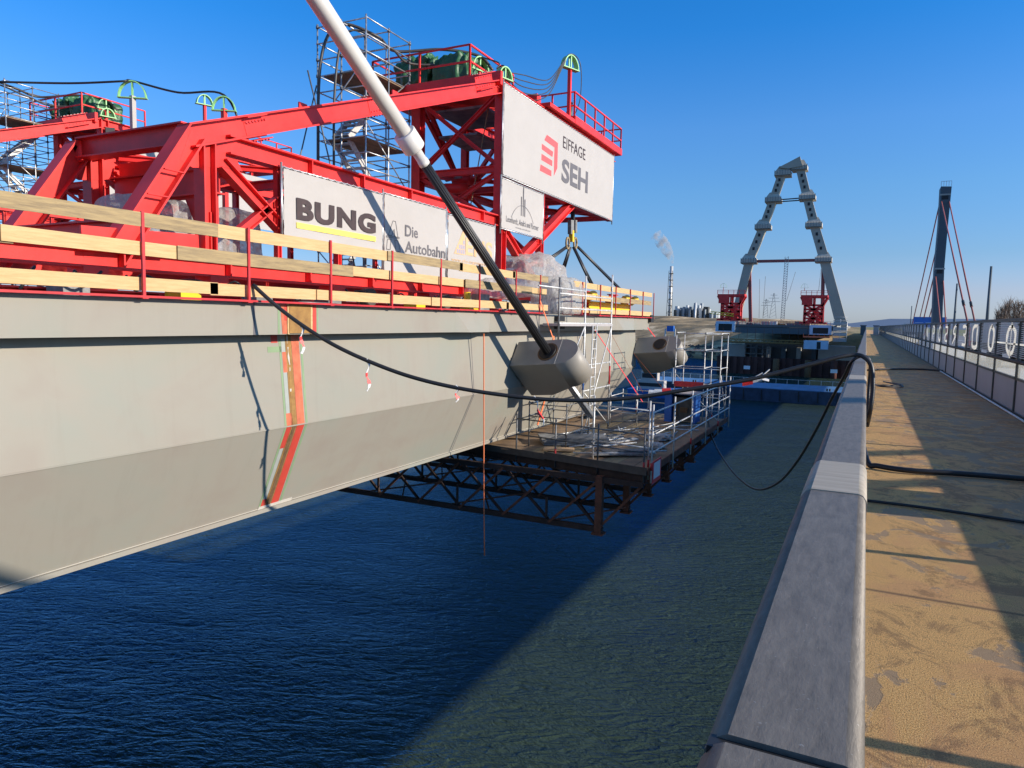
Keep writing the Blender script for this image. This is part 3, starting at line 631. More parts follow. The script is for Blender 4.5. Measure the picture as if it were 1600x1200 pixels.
# ================================================================== DERRICK CRANE
XN, XF = -11.2, -14.5
def N_(px, py): return at(px, py, X=XN)
def mirror(p): return V((XF, p.y, p.z))
YT_ = 21.35
dr = thing('derrick_crane', 'red steel lifting derrick with the large sponsor banners nearest the camera', 'derrick crane', (XN, 15, 15.4), 'red lifting derricks on the deck')
def D(nm, p, q, w_=.3, h_=.34, t=.03, kind='i', up=(0, 0, 1), mt='red_paint', par=None):
    mb = MB()
    if kind == 'i': mb.ibeam(p, q, w_, h_, t, up)
    elif kind == 'b': mb.beam(p, q, w_, h_, up)
    else: mb.tube([p, q], w_/2, 8)
    return obj(nm, mb, mt, par or dr)
apex, sb = N_(300, 207), N_(172, 405); tt = V((XN, YT_, 22.72))
for s_ in (0, 1):
    f = (lambda p: V(p)) if s_ == 0 else mirror
    D('strut', f(apex), f(sb), .34, .40, .035)
    D('post', f(N_(320, 222)), f(N_(323, 402)), .28, .28)
    D('boom', f(N_(292, 212)), f(V((XN, YT_-.1, 22.62))), .32, .42, .035)
    # gusset plates and stiffeners
    g = [N_(297, 203), N_(380, 190), N_(390, 226), N_(362, 236), N_(378, 268), N_(352, 262), N_(336, 262), N_(300, 262), N_(280, 250)]
    mb = MB(); mb.poly([f(p)+V((.02, 0, 0)) for p in g], (-.045, 0, 0)); fixn(obj('gusset', mb, 'red_paint', dr))
    D('lower_beam', f(V((XN, N_(352, 232).y, 18.23))), f(V((XN, YT_, 18.25))), .30, .36, .035)
    D('brace', f(N_(345, 255)), f(N_(447, 366)), .22, .24, .025)
    D('brace', f(N_(442, 306)), f(N_(372, 364)), .18, .18, .025)
    D('brace', f(N_(447, 366)), f(N_(500, 312)), .18, .18, .025)
    D('base_beam', V((XN if not s_ else XF, 4.6, 15.86)), V((XN if not s_ else XF, 24.4, 15.86)), .36, .34, .04)
    D('skid_beam', V((XN if not s_ else XF, 3.0, 15.28)), V((XN if not s_ else XF, 25.6, 15.28)), .46, .14, .03)
    for yy in (7.2, 9.6, 13, 17, 21): D('bearing', V((XN if not s_ else XF, yy, 15.36)), V((XN if not s_ else XF, yy, 15.70)), .42, .42, kind='b')
    D('foot_plate', f(V((XN, 7.0, 15.98))), f(V((XN, 8.5, 16.02))), .5, .06, kind='b')
    D('knee', f(V((XN, 7.1, 16.1))), f(V((XN, 9.3, 16.2))), .05, .5, kind='b')
    for yy in (9.6, 11.3, 13.2, 15.1, 17.0, 18.9): D('web_post', f(V((XN, yy, 16.02))), f(V((XN, yy, 18.05 if yy > 10 else 16.9))), .12, .12)
    # front tower
    D('tower_post', f(V((XN, YT_, 15.9))), f(V((XN, YT_, 22.75))), .34, .36, .035, up=(0, 1, 0))
    D('tower_post', f(V((XN, 24.6, 17.0))), f(V((XN, 24.6, 22.6))), .24, .26, .03, up=(0, 1, 0))
    D('cantilever_top', f(V((XN, YT_, 22.62))), f(V((XN, 32.75, 22.68))), .28, .34)
    D('cantilever_bottom', f(V((XN, YT_, 19.86))), f(V((XN, 32.6, 19.86))), .26, .26)
    D('front_brace', f(N_(781, 352)), f(N_(833, 440)), .26, .30)
    D('front_brace', f(V((XN, 27.7, 19.8))), f(N_(812, 405)), .26, .30)
    for a, b_ in ((22, 24.5), (27.3, 24.7), (27.5, 30), (32.6, 30.2)): D('truss_diagonal', f(V((XN, a, 22.45))), f(V((XN, b_, 19.98))), .14, .14)
    for yy in (27.4, 30.1, 32.6): D('truss_post', f(V((XN, yy, 19.9))), f(V((XN, yy, 22.6))), .14, .14)
    # raised flange splices with bolts
    for a, b_, z in ((N_(378, 190), N_(412, 182), .0), (V((XN, 20.2, 22.5)), V((XN, 21.0, 22.62)), 0)):
        D('splice_plate', f(a)+V((.02, 0, .06)), f(b_)+V((.02, 0, .06)), .36, .46 , kind='b', par=dr) if False else None
    for k in range(7):
        p0 = N_(384, 204)+(N_(412, 198)-N_(384, 204))*(k/6)
        if s_ == 0:
            for dz in (-.14, .14):
                mb = MB(); mb.tube([p0+V((.015, 0, dz)), p0+V((.05, 0, dz))], .022, 6); obj('bolt', mb, 'red_post', dr)
    # lifting lugs on the boom
    for px, py in ((473, 166), (617, 146)):
        p = N_(px, py+2); mb = MB(); mb.box((p.x-.02, p.y-.12, p.z-.05), (p.x+.02, p.y+.12, p.z+.09)); 
        if s_ == 0: obj('lug', mb, 'red_paint', dr)
def splice(pa, pb, h, nb=6):
    a, b_ = V(pa), V(pb); d = (b_-a).normalized(); up = V((1, 0, 0)).cross(d); 
    if up.z < 0: up = -up
    for s_ in (-1, 1):
        mb = MB(); mb.beam(a+up*(h*.5*s_)+V((0, 0, 0)), b_+up*(h*.5*s_), .36, .022, up); obj('splice_plate', mb, 'red_paint', dr)
        mb = MB()
        for k in range(nb):
            p = a+(b_-a)*((k+.5)/nb)+up*(h*.5*s_+.012*s_)
            for x in (.09, -.09): mb.tube([p+V((x, 0, 0)), p+V((x, 0, 0))+up*s_*.028], .02, 6)
        obj('bolt_row', mb, 'vinyl' if s_ > 0 else 'red_post', dr)
    mb = MB(); mb.beam(a+V((.022, 0, 0)), b_+V((.022, 0, 0)), .012, h*.8, up); obj('web_plate', mb, 'red_paint', dr)
    mb = MB()
    for k in range(nb):
        for f in (-.3, .3): p = a+(b_-a)*((k+.5)/nb)+up*(h*f)+V((.028, 0, 0)); mb.tube([p, p+V((.022, 0, 0))], .018, 6)
    obj('bolt_row', mb, 'red_post', dr)
splice(N_(382, 203), N_(412, 198), .44); splice(N_(742, 130), N_(768, 124), .44, 7)
splice(N_(575, 166.5), N_(600, 161.5), .44)
for (px, py) in ((262, 268), (236, 306)):
    p = N_(px, py); mb = MB(); mb.beam(p+V((.17, -.2, .0)), p+V((.17, .2, .0)), .02, .05, (1, 0, 0)); obj('weld_stiffener', mb, 'red_paint', dr)
for yy in (12.2, 14.0, 16, 18.1, 20): 
    mb = MB(); mb.box((XN+.02, yy, 18.07), (XN+.14, yy+.03, 18.39)); obj('stiffener', mb, 'red_paint', dr)
for yy in (5.5, 7.7, 9.9, 12.1, 14.3, 16.5, 18.7, 20.9):
    mb = MB(); mb.box((XN+.02, yy, 15.72), (XN+.17, yy+.03, 16.0)); obj('stiffener', mb, 'red_paint', dr); mb = MB(); mb.box((XN+.02, yy+.6, 15.25), (XN+.22, yy+.63, 15.33)); obj('stiffener', mb, 'red_paint', dr)
# transverse members
def TR(nm, y, z, w_=.26, h_=.3, x0=XN, x1=XF, **k): return D(nm, V((x0-.1, y, z)), V((x1+.1, y, z)), w_, h_, **k)
TR('cross_beam', apex.y, apex.z-.02, .30, .40); TR('cross_beam', 9.9, 17.55, .26, .5); TR('cross_beam', 7.9, 16.4)
for y, z in ((13.3, 18.2), (17.2, 18.2), (21.35, 20.0), (21.35, 22.6), (21.35, 18.2), (24.6, 22.5), (24.6, 20.0), (27.6, 22.6), (27.6, 19.9), (30.1, 19.9), (32.6, 22.6), (32.6, 19.9), (23.4, 17.0)):
    TR('cross_beam', y, z, .2, .22)
mb = MB(); pts = [V((XN-.2, 9.93, 18.1)), V((XF+.2, 9.93, 18.1)), V((XF+.2, 9.93, 16.6)), V((XF+.75, 9.93, 16.6)), V((XF+1.1, 9.93, 17.25)), V((XN-1.1, 9.93, 17.25)), V((XN-.75, 9.93, 16.6)), V((XN-.2, 9.93, 16.6))]
mb.poly(pts, (0, .03, 0)); obj('portal_plate', mb, 'red_paint', dr)
for (y, za, zb) in ((21.35, 20.1, 22.5), (21.35, 18.3, 19.9), (24.6, 20.1, 22.4), (24.6, 17.2, 19.9), (21.35, 16.1, 18.1)):
    D('cross_brace', V((XN-.1, y, za)), V((XF+.1, y, zb)), .13, .13, .02); D('cross_brace', V((XF+.1, y+.03, za)), V((XN-.1, y+.03, zb)), .13, .13, .02)
for (ya, yb, z) in ((21.5, 24.5, 22.5), (24.7, 27.5, 22.5), (21.5, 24.5, 19.95), (24.7, 27.5, 19.9), (27.7, 32.5, 19.9), (10, 13.2, 18.2), (13.4, 17.1, 18.2), (17.3, 21.2, 18.2)):
    D('wind_brace', V((XN-.1, ya, z)), V((XF+.1, yb, z)), .13, .13, .02); D('wind_brace', V((XF+.1, ya, z+.05)), V((XN-.1, yb, z+.05)), .13, .13, .02)
for s_ in (XN, XF):
    for (ya, za, yb, zb) in ((21.4, 20.1, 24.5, 22.4), (24.5, 20.1, 21.5, 22.4), (21.5, 18.4, 24.5, 19.8), (24.5, 17.2, 21.5, 16.4)):
        D('side_brace', V((s_-.02, ya, za)), V((s_-.02, yb, zb)), .13, .13, .02)
# winch machinery inside the tower
for k in range(9):
    a = V((random.uniform(-14, -11.8), random.uniform(22, 24.2), random.uniform(18.6, 20.9))); mb = MB()
    mb.tube([a, a+V((random.uniform(-.8, .8), random.uniform(-.5, .5), random.uniform(-.3, .3)))], random.uniform(.08, .2), 10); obj('winch_part', mb, 'red_paint' if k % 3 else 'clutter_grey', dr)
mb = MB(); mb.box((-14.2, 21.9, 22.25), (-12.2, 24.3, 22.33)); obj('grating', mb, 'clutter_grey', dr)
mb = MB(); mb.box((-14.2, 22.2, 21.45), (-12.6, 24.3, 21.52)); obj('grating', mb, 'clutter_grey', dr)
# eye bracket on the front post
e0 = V((XN+.2, YT_-.05, 22.0))
mb = MB(); mb.poly([(XN+.19, YT_-.03, 22.42), (XN+.19, YT_+.42, 22.5), (XN+.19, YT_+.42, 22.0), (XN+.19, YT_-.03, 21.55)], (.04, 0, 0)); obj('eye_bracket', mb, 'black', dr)
# top platform with handrails
PZ = 22.98
mb = MB(); mb.box((XF-1.9, 21.0, PZ-.14), (XF+2.3, 24.4, PZ)); obj('platform', mb, 'red_paint', dr)
mb = MB(); mb.box((XF-1.95, 20.85, PZ-.42), (XN+.2, 20.99, PZ-.0)); obj('platform_edge', mb, 'red_paint', dr)
mb = MB(); mb.box((XN-.9, 24.5, PZ-.14), (XN+.35, 33.0, PZ)); obj('platform', mb, 'red_paint', dr)
def rails(pts, h=1.08, nm='handrail', mt='red_paint', par=None, step=1.5, z2=.55, r=.028, w_=.06):
    pts = [V(p) for p in pts]; par = par or dr
    for a, b_ in zip(pts[:-1], pts[1:]):
        L = (b_-a).length; k = max(1, round(L/step))
        for i in range(k+1):
            p = a+(b_-a)*(i/k); mb = MB(); mb.beam(p, p+V((0, 0, h)), w_, w_); obj(nm+'_post', mb, mt, par)
        for z in (h, z2):
            mb = MB(); mb.beam(a+V((0, 0, z)), b_+V((0, 0, z)), r*2, r*1.8); obj(nm, mb, mt, par)
rails([(XF-1.8, 24.3, PZ), (XF-1.8, 21.1, PZ), (XF+2.2, 21.1, PZ), (XF+2.2, 24.3, PZ)], step=2.6)
q0 = at(886, 196, X=XN).y
rails([(XN-2.6, q0, PZ), (XN+.3, q0, PZ), (XN+.3, 32.95, PZ), (XN-2.6, 32.95, PZ)], step=1.15)
mb = MB(); mb.box((XN-.3, q0, PZ-.12), (XN+.36, 33.0, PZ+.16)); obj('toe_board', mb, 'red_paint', dr)
for yy in (24.3, 25.6, 26.7): 
    mb = MB(); mb.box((XN-.9, yy, PZ), (XN-.1, yy+.35, PZ+.3)); obj('drive_unit', mb, 'red_paint', dr)
# green cable guides
def guide(x, y, z, r=.42, h=0.0, rot=0.0, par=None, post=True):
    par = par or dr; ax = V((math.cos(rot), math.sin(rot), 0)); mb = MB()
    n = 12; nrm = V((-ax.y, ax.x, 0))
    for off in (-.06, .06):
        c = V((x, y, z+h))+nrm*off
        for i in range(n):
            a0, a1 = math.pi*i/n, math.pi*(i+1)/n
            p0 = c+ax*r*math.cos(a0)+V((0, 0, r*1.25*math.sin(a0))); p1 = c+ax*r*math.cos(a1)+V((0, 0, r*1.25*math.sin(a1))); mb.beam(p0, p1, .04, .11, nrm)
        mb.beam(c-ax*(r+.05), c+ax*(r+.05), .04, .11, nrm); mb.beam(c, c+V((0, 0, r*1.25)), .05, .04, nrm)
    obj('cable_guide', mb, 'green_paint', par)
    if h and post: mb = MB(); mb.beam((x, y, z-.1), (x, y, z+h), .13, .13); obj('guide_post', mb, 'red_paint', par)
guide(XF+1.7, 22.6, PZ, .38, .75, 1.3); guide(XN-.1, YT_+.3, PZ, .3, .0, 1.3); guide(XN+.1, q0-.1, PZ, .40, 1.95, 1.2)
# hydraulic unit by the right guide
for k in range(5):
    mb = MB(); p = V((XN-.2, q0+.5+.1*k, PZ)); mb.tube([p, p+V((0, 0, .5+.12*k))], .06, 8); obj('hydraulic_valve', mb, 'fence_steel', dr)

# ------------------------------------------------ banners on the derrick
BX = XN + 0.24
def yN(px, X=BX): return at(px, 330, X=X).y
def banner(label, y0, y1, z0, z1, name='banner', frame='galvanised', X=BX):
    t = thing(name, label, 'banner', (X, (y0+y1)/2, z0), 'sponsor banners on the derrick')
    n, k = 36, 14; mb = MB(); vs = []
    for s_ in (0, -.006):
        for i in range(n+1):
            for j in range(k+1):
                y = y0+(y1-y0)*i/n; z = z0+(z1-z0)*j/k; ed = min(i, n-i, j, k-j)
                d = -.012*(j % 2) if ed == 0 else min(.003, .016*NZ.noise(V((y*.9+z*.8, z*.5, 2)))+.008*NZ.noise(V((y*2.6-z*1.5, z*1.7, 7)))-.004)
                vs.append((X+d+s_, y, z))
    o = (n+1)*(k+1); F1 = [(i*(k+1)+j, (i+1)*(k+1)+j, (i+1)*(k+1)+j+1, i*(k+1)+j+1) for i in range(n) for j in range(k)]
    mb.add(vs, F1+[tuple(o+q for q in f[::-1]) for f in F1], True); obj('sheet', mb, 'vinyl', t)
    for z in (z0-.03, z1+.03):
        mb = MB(); mb.tube([(X-.03, y0-.05, z), (X-.03, y1+.05, z)], .022, 8); obj('frame_tube', mb, frame, t)
    for y in (y0-.04, y1+.04):
        mb = MB(); mb.tube([(X-.03, y, z0-.2), (X-.03, y, z1+.12)], .026, 8); obj('frame_tube', mb, frame, t)
    for edge in range(2):
        mb = MB(); K = max(6, int((y1-y0)/.22)); z = (z0, z1)[edge]; s_ = (-1, 1)[edge]
        pts = [(X+.002, y0+(y1-y0)*i/(2*K), z+(.0 if i % 2 else s_*.05)) for i in range(2*K+1)]
        mb.tube(pts, .005, 4); obj('lacing', mb, 'white_tape' , t)
    return t
def rect(t, nm, y0, y1, z0, z1, mt, X=BX, l=.008):
    mb = MB(); mb.box((X+l-.003, min(y0, y1), z0), (X+l, max(y0, y1), z1)); return obj(nm, mb, mt, t)
TX = lambda px, z: V((BX+.012, yN(px), z))
k_ = 1.0
def zN(px, py): return at(px, py, X=BX).z
# BUNG
b1 = banner('white banner with dark BUNG lettering over a yellow bar', yN(444), yN(598), zN(444, 369), zN(444, 263))
za, zb = zN(470, 347), zN(470, 311)
text('lettering', 'BUNG', (BX+.004, yN(463), zN(463, 343)), (BX+.004, yN(587), zN(463, 343)), (BX+.004, yN(463), zN(463, 308)), 'ink_dark', b1, .05, spacing=1.12)
rect(b1, 'colour_bar', yN(463), yN(587), zN(463, 356), zN(463, 347), 'ink_yellow')
# Die Autobahn
b2 = banner('white banner with the Die Autobahn lettering and outlined road emblem', yN(601), yN(697), zN(601, 423), zN(601, 303))
z1_ = zN(634, 371); 
text('lettering', 'Die', (BX+.004, yN(633), zN(633, 369)), (BX+.004, yN(653), zN(633, 369)), (BX+.004, yN(633), zN(633, 351)), 'ink_grey', b2, .02)
text('lettering', 'Autobahn', (BX+.004, yN(633), zN(633, 394)), (BX+.004, yN(696), zN(633, 394)), (BX+.004, yN(633), zN(633, 376)), 'ink_grey', b2, .015)
def outline(t, pts, mt='ink_grey', w_=.012, nm='emblem'):
    mb = MB(); P = [V((BX+.006, yN(px), zN(px, py))) for px, py in pts]
    for a, b_ in zip(P, P[1:]+P[:1]): mb.beam(a, b_, w_, .004, (1, 0, 0))
    return obj(nm, mb, mt, t)
outline(b2, [(614, 345), (618, 346), (622, 371), (617, 370), (616, 358), (612, 368), (607, 367)])
outline(b2, [(604, 370), (624, 373), (624, 371), (604, 368)])
outline(b2, [(606, 373), (611, 374), (610, 390), (604, 389)]); outline(b2, [(617, 375), (622, 376), (626, 393), (619, 392)])
# EHS
b3 = banner('white banner with faded orange letters and a stepped tower emblem', yN(701), yN(774), zN(701, 435), zN(701, 336))
text('lettering', 'EHS', (BX+.004, yN(728), zN(707, 395)), (BX+.004, yN(770), zN(707, 395)), (BX+.004, yN(728), zN(707, 366)), 'ink_orange', b3, .02)
text('lettering', 'www.ehs-ingenieure.de', (BX+.004, yN(706), zN(706, 409)), (BX+.004, yN(768), zN(706, 409)), (BX+.004, yN(706), zN(706, 402)), 'ink_orange', b3, .0)
for i in range(4):
    for j in range(i, 4):
        zz = zN(707, 395)+(3-j)*.135; yy = yN(726)-(.10)*(j-i+ .9) if False else yN(725)-.09*(j-i)
        pass
yq = yN(727)
for r_ in range(4):
    for c_ in range(4-r_-(1 if r_ > 1 else 0)):
        rect(b3, 'emblem', yq-.02-.12*c_-.10, yq-.02-.12*c_, zN(707, 395)+.02+.14*r_, zN(707, 395)+.14+.14*r_, 'ink_lilac')
mb = MB(); zq = zN(707, 395); mb.poly([(BX+.005, yq-.62, zq-.01), (BX+.005, yq-.01, zq-.01), (BX+.005, yq-.01, zq+.80), (BX+.005, yq-.10, zq+.74)], (.0015, 0, 0)); obj('emblem', mb, 'ink_orange', b3)
# small consultant banner
b4 = banner('small white banner with three thin towers over an arc under the big banner', yN(784), yN(849), zN(783, 355), zN(783, 278))
text('lettering', 'Leonhardt, Andrä und Partner', (BX+.004, yN(791), zN(786, 346)), (BX+.004, yN(842), zN(786, 346)), (BX+.004, yN(791), zN(786, 335)), 'ink_grey', b4, .0)
text('lettering', 'www.lap-consult.com', (BX+.004, yN(806), zN(786, 351.5)), (BX+.004, yN(829), zN(786, 351.5)), (BX+.004, yN(806), zN(786, 348)), 'ink_grey', b4, .0)
zb_ = zN(786, 328)
for px, h in ((814.5, .65), (817.5, 1.02), (820, .60)): rect(b4, 'emblem', yN(px)-.03, yN(px)+.03, zb_, zb_+h, 'ink_grey')
mb = MB(); yc = yN(817); P = [V((BX+.006, yc+1.05*math.sin(a), zb_-.75+1.1*math.cos(a))) for a in [(-1.0+i*.1) for i in range(21)]]
for a, b_ in zip(P[:-1], P[1:]): mb.beam(a, b_, .014, .003, (1, 0, 0))
obj('emblem', mb, 'ink_grey', b4)
# the big banner
b5 = banner('huge white banner with red bar emblem and large SEH lettering', yN(785), yN(957), zN(783, 271), zN(785, 128))
def P5(px, py): return V((BX+.004, yN(px), zN(px, py)))
text('lettering', 'EIFFAGE', P5(877, 229), (BX+.004, yN(912), P5(877, 229).z), (BX+.004, yN(877), P5(877, 210).z), 'ink_dark', b5, .0)
text('lettering', 'SEH', P5(876, 283), (BX+.004, yN(917), P5(876, 283).z), (BX+.004, yN(876), P5(876, 245).z), 'ink_grey', b5, .03)
def pol(t, pts, mt, nm='emblem'):
    mb = MB(); mb.poly([P5(*p)-V((.003, 0, 0)) for p in pts], (.0035, 0, 0)); return obj(nm, mb, mt, t)
pol(b5, [(852, 209), (869, 222), (869, 262), (864, 274), (864, 229), (848, 217)], 'ink_red')
pol(b5, [(844, 223), (862, 236), (861, 244), (844, 232)], 'ink_red'); pol(b5, [(844, 239), (861, 250), (861, 259), (844, 249)], 'ink_red'); pol(b5, [(843, 256), (860, 266), (860, 275), (842, 266)], 'ink_red')

# ================================================================== TARPAULINS, PLASTIC SHEETS
def dtag(o, label, cat, group=None): return tag(o, label, cat, group)
dtag(drape('tarpaulin', (XF-1.45, 21.7, PZ), (XF+.15, 23.5, PZ+1.35), 'green_tarp', n=20, fold=.30, peak=.35, seed=1, nf=2.4), 'crumpled green tarpaulin, left one of the pair on the near derrick platform', 'tarpaulin', 'green tarpaulins over machinery')
dtag(drape('tarpaulin', (XF+.25, 21.7, PZ), (XF+1.75, 23.6, PZ+1.25), 'green_tarp', n=20, fold=.20, seed=5, nf=2.0), 'crumpled green tarpaulin beside the handrail corner, right one on the near derrick platform', 'tarpaulin', 'green tarpaulins over machinery')
m, n, l, b = nodes_mat('plastic_film')
tc = n.new('ShaderNodeTexCoord'); b.inputs['Base Color'].default_value = (0.62, 0.60, 0.56, 1); b.inputs['Roughness'].default_value = 0.32
tb = n.new('ShaderNodeBsdfTransparent'); mx = n.new('ShaderNodeMixShader'); tr = n.new('ShaderNodeBsdfTranslucent'); tr.inputs[0].default_value = (.85, .85, .85, 1)
nn_ = noise(n, l, tc.outputs['Object'], 4.5, 6, .7, 1.2); cr = ramp(n, [(0.35, (.45, .45, .45)), (0.7, (.95, .95, .95))]); l.new(nn_, cr.inputs[0])
bp = n.new('ShaderNodeBump'); bp.inputs['Distance'].default_value = .12; l.new(nn_, bp.inputs['Height']); l.new(bp.outputs[0], b.inputs['Normal'])
m2 = n.new('ShaderNodeMixShader'); m2.inputs[0].default_value = .3; l.new(b.outputs[0], m2.inputs[1]); l.new(tr.outputs[0], m2.inputs[2])
l.new(cr.outputs[0], mx.inputs[0]); l.new(tb.outputs[0], mx.inputs[1]); l.new(m2.outputs[0], mx.inputs[2]); l.new(mx.outputs[0], n['Material Output'].inputs[0])
def film(label, lo, hi, **k): return dtag(drape('plastic_sheet', lo, hi, 'plastic_film', **k), label, 'plastic sheet', 'plastic sheets over equipment')
fy = lambda px: at(px, 330, X=-12.6).y; fz = at(240, 306, X=-12.6).z
film('grey translucent plastic sheet heaped behind the slanted red strut', (-13.5, fy(176), 15.9), (-12.1, fy(292), fz), n=18, fold=.10, seed=2, nf=1.0)
film('pale plastic sheet wrapped over equipment beside the twin red posts', (-13.5, fy(312), 15.9), (-12.1, fy(392), fz+.05), n=18, fold=.10, seed=4, nf=1.0)
# big white tent of film at the girder edge
c0_ = at(846, 450, X=-10.1)
film('white plastic tent sheet hanging over the girder edge', (-10.6, 22.3, 15.1), (-9.25, 24.6, 16.55), n=24, fold=.14, seed=9, nf=1.5)
film('large grey plastic sheet draped over the derrick foot', (-13.2, 21.6, 15.6), (-10.0, 25.0, 17.1), n=20, fold=.20, peak=.45, seed=12, nf=1.6)
dtag(drape('plastic_sheet', (-12.4, 19.0, 15.6), (-10.6, 21.2, 16.3), 'plastic_film', n=14, fold=.25, seed=15), 'low clear plastic sheet behind the upper timber board near the black stay', 'plastic sheet', 'plastic sheets over equipment')

# ================================================================== SCAFFOLDS
def scaff(t, xs, ys, zs, levels, r=.024, mt='galvanised', brace=True, decks=(), top=.0):
    """xs, ys: grid lines of standards; levels: heights of ledgers"""
    for x in xs:
        for y in ys:
            mb = MB(); mb.tube([(x, y, zs[0]), (x, y, zs[1]+top)], r, 6); obj('standard', mb, mt, t)
    for z in levels:
        for y in ys:
            mb = MB(); mb.tube([(xs[0]-.04, y, z), (xs[-1]+.04, y, z)], r*.85, 6); obj('ledger', mb, mt, t)
        for x in xs:
            mb = MB(); mb.tube([(x, ys[0]-.04, z+.03), (x, ys[-1]+.04, z+.03)], r*.85, 6); obj('ledger', mb, mt, t)
        for x in xs:
            for y in ys:
                if random.random() < .7: mb = MB(); mb.tube([(x, y, z-.03), (x, y, z+.06)], r*1.9, 6); obj('coupler', mb, 'dark_tube', t)
    if brace:
        Z = [zs[0]+.1+k*(2.0) for k in range(int((zs[1]-zs[0])/2))]
        for i, z in enumerate(Z):
            a, b_ = (ys[0], ys[-1]) if i % 2 else (ys[-1], ys[0]); mb = MB(); mb.tube([(xs[-1]+.03, a, z), (xs[-1]+.03, b_, z+1.9)], r*.8, 6); obj('brace', mb, mt, t)
            a, b_ = (xs[0], xs[-1]) if i % 2 else (xs[-1], xs[0]); mb = MB(); mb.tube([(a, ys[0]-.03, z), (b_, ys[0]-.03, z+1.9)], r*.8, 6); obj('brace', mb, mt, t)
    for (x0, x1, y0, y1, z) in decks:
        k = max(1, round((x1-x0)/.32))
        for i in range(k):
            a = x0+(x1-x0)*i/k; mb = MB(); mb.box((a+.01, y0, z-.05), (a+(x1-x0)/k-.01, y1, z)); obj('deck_plank', mb, 'board_brown', t)
sx0, sx1 = -16.75, -14.75; zt = 24.55
st1 = thing('stair_scaffold', 'tall scaffold stair tower behind the red boom of the near derrick', 'scaffold', (sx1, 19, 15.2), 'scaffold stair towers')
lv = [15.6+.52*k for k in range(18)]
scaff(st1, (sx0, sx0+1.0, sx1), (18.75, 19.95, 21.15), (15.2, zt), lv, mt='galvanised', decks=((sx0+.2, sx1-.2, 18.8, 21.1, 18.8), (sx0+.3, sx1-.1, 18.8, 21.1, 20.8), (sx0+.2, sx1, 18.8, 21.1, 22.9)), r=.026)
for (ya, za, yb, zb) in ((18.9, 16.8, 20.9, 18.8), (20.9, 18.85, 18.9, 20.8), (18.9, 20.85, 20.9, 22.85), (20.9, 15.3, 18.9, 16.8)):
    for x in (sx0+.55, sx0+1.2):
        mb = MB(); mb.beam((x, ya, za), (x, yb, zb), .05, .20); obj('stair_stringer', mb, 'light_tube', st1)
    for k in range(9):
        f = (k+.5)/9; mb = MB(); mb.box((sx0+.57, ya+(yb-ya)*f-.12, za+(zb-za)*f-.02), (sx0+1.18, ya+(yb-ya)*f+.12, za+(zb-za)*f+.01)); obj('stair_tread', mb, 'light_tube', st1)
mb = MB(); mb.tube([(sx1, 18.7, 15.3), (sx1-.0, 16.1, 22.0)], .024, 6); mb.tube([(sx0, 18.7, 22.6), (sx0-.5, 17.4, 17.0)], .024, 6); obj('raker', mb, 'dark_tube', st1)
# hydraulic hoses
def hose(label, pts, r=.035, k=8, mt='hose_brown', nm='hose', cat='hose', group=None, n=8):
    mb = MB(); mb.tube(smoothline(pts, k), r, n); return tag(obj(nm, mb, mt), label, cat, group)
G = 'hydraulic hoses of the derricks'
gx, gy = XF+1.7, 22.6
h1_ = hose('bundled dark hose arching from the near scaffold tower to the green guide', [(sx0+.3, 18.4, 19.5), (sx0+.35, 18.5, 23.2), (sx0+.8, 18.9, 24.45), (sx1-.3, 19.7, 24.25), (XF-.6, 20.8, 24.15), (XF+.7, 21.8, 24.35), (gx, gy, 24.25), (gx+.4, gy+.3, 23.8)], .05, group=G)
h2_ = hose('lower slack dark hose beside the bundled one at the scaffold tower', [(sx0+.9, 18.5, 18.0), (sx0+.95, 18.5, 22.4), (sx0+1.2, 18.9, 24.2), (sx1, 20.0, 23.95), (XF-.2, 21.2, 23.8), (gx-.3, gy-.1, 24.0)], .04, group=G)
h3_ = hose('thin black hose from the first green guide to the corner guide over the front post', [(gx+.1, gy, 24.2), (gx+1.0, 22.2, 23.75), (XN-.5, 21.9, 23.45), (XN-.1, YT_+.3, 23.4), (XN-.05, YT_+.6, 22.9)], .025, group=G)
gq = V((XN+.1, q0-.1, PZ+2.4))
for k in range(5):
    d = k*.09
    hose(('topmost', 'second highest', 'middle', 'second lowest', 'lowest')[k]+' slack grey hose fanning up to the tall green guide', [(XN-.1, YT_+.4, 23.25-d*.5), (XN, YT_+1.6, 23.5-d*2.2), (XN, q0-2.0, 23.95-d*1.6), (XN+.05, q0-.8, 24.9-d*.5), gq+V((0, 0, .12)), gq+V((.3, .35, -.2)), (XN+.3, q0+.6, 24.0), (XN+.0, q0+.7, 23.3)], .018, group='hoses fanning up to the tall guide', n=6)
# upright cables in the tower
hose('two-part lifting rope inside the red front tower', [(XN-.6, 21.6, 22.3), (XN-1.2, 21.5, 19.0), (XN-1.8, 21.4, 16.2)], .02, mt='timber_grey', nm='rope', cat='rope')

# ================================================================== second derrick on the far side (copies)
DX = (-20.6, 0, 0.95)
def relabel(o, lab, g=None):
    o['label'] = lab; 
    if g: o['group'] = g
    return o
dr2 = relabel(copy_tree(dr, DX), 'red steel lifting derrick on the far side of the deck, behind the near one')
relabel(copy_tree(st1, (-20.6, .4, at(108, 151, X=-35.35).z-zt)), 'scaffold stair tower with pale stairs at the left edge of the photo')
relabel(copy_tree(h1_, (-20.6, 0, .9)), 'dark hose arching from the left scaffold tower to the far green guides'); relabel(copy_tree(h2_, (-20.6, 0, .9)), 'lower dark hose sagging from the left scaffold tower')
for o in [o for o in sc.collection.objects if o.get('category') == 'tarpaulin']:
    lab = o['label']; c = copy_tree(o, (-20.6, 0, .95)); relabel(c, lab.replace('near derrick', 'far derrick at left'))
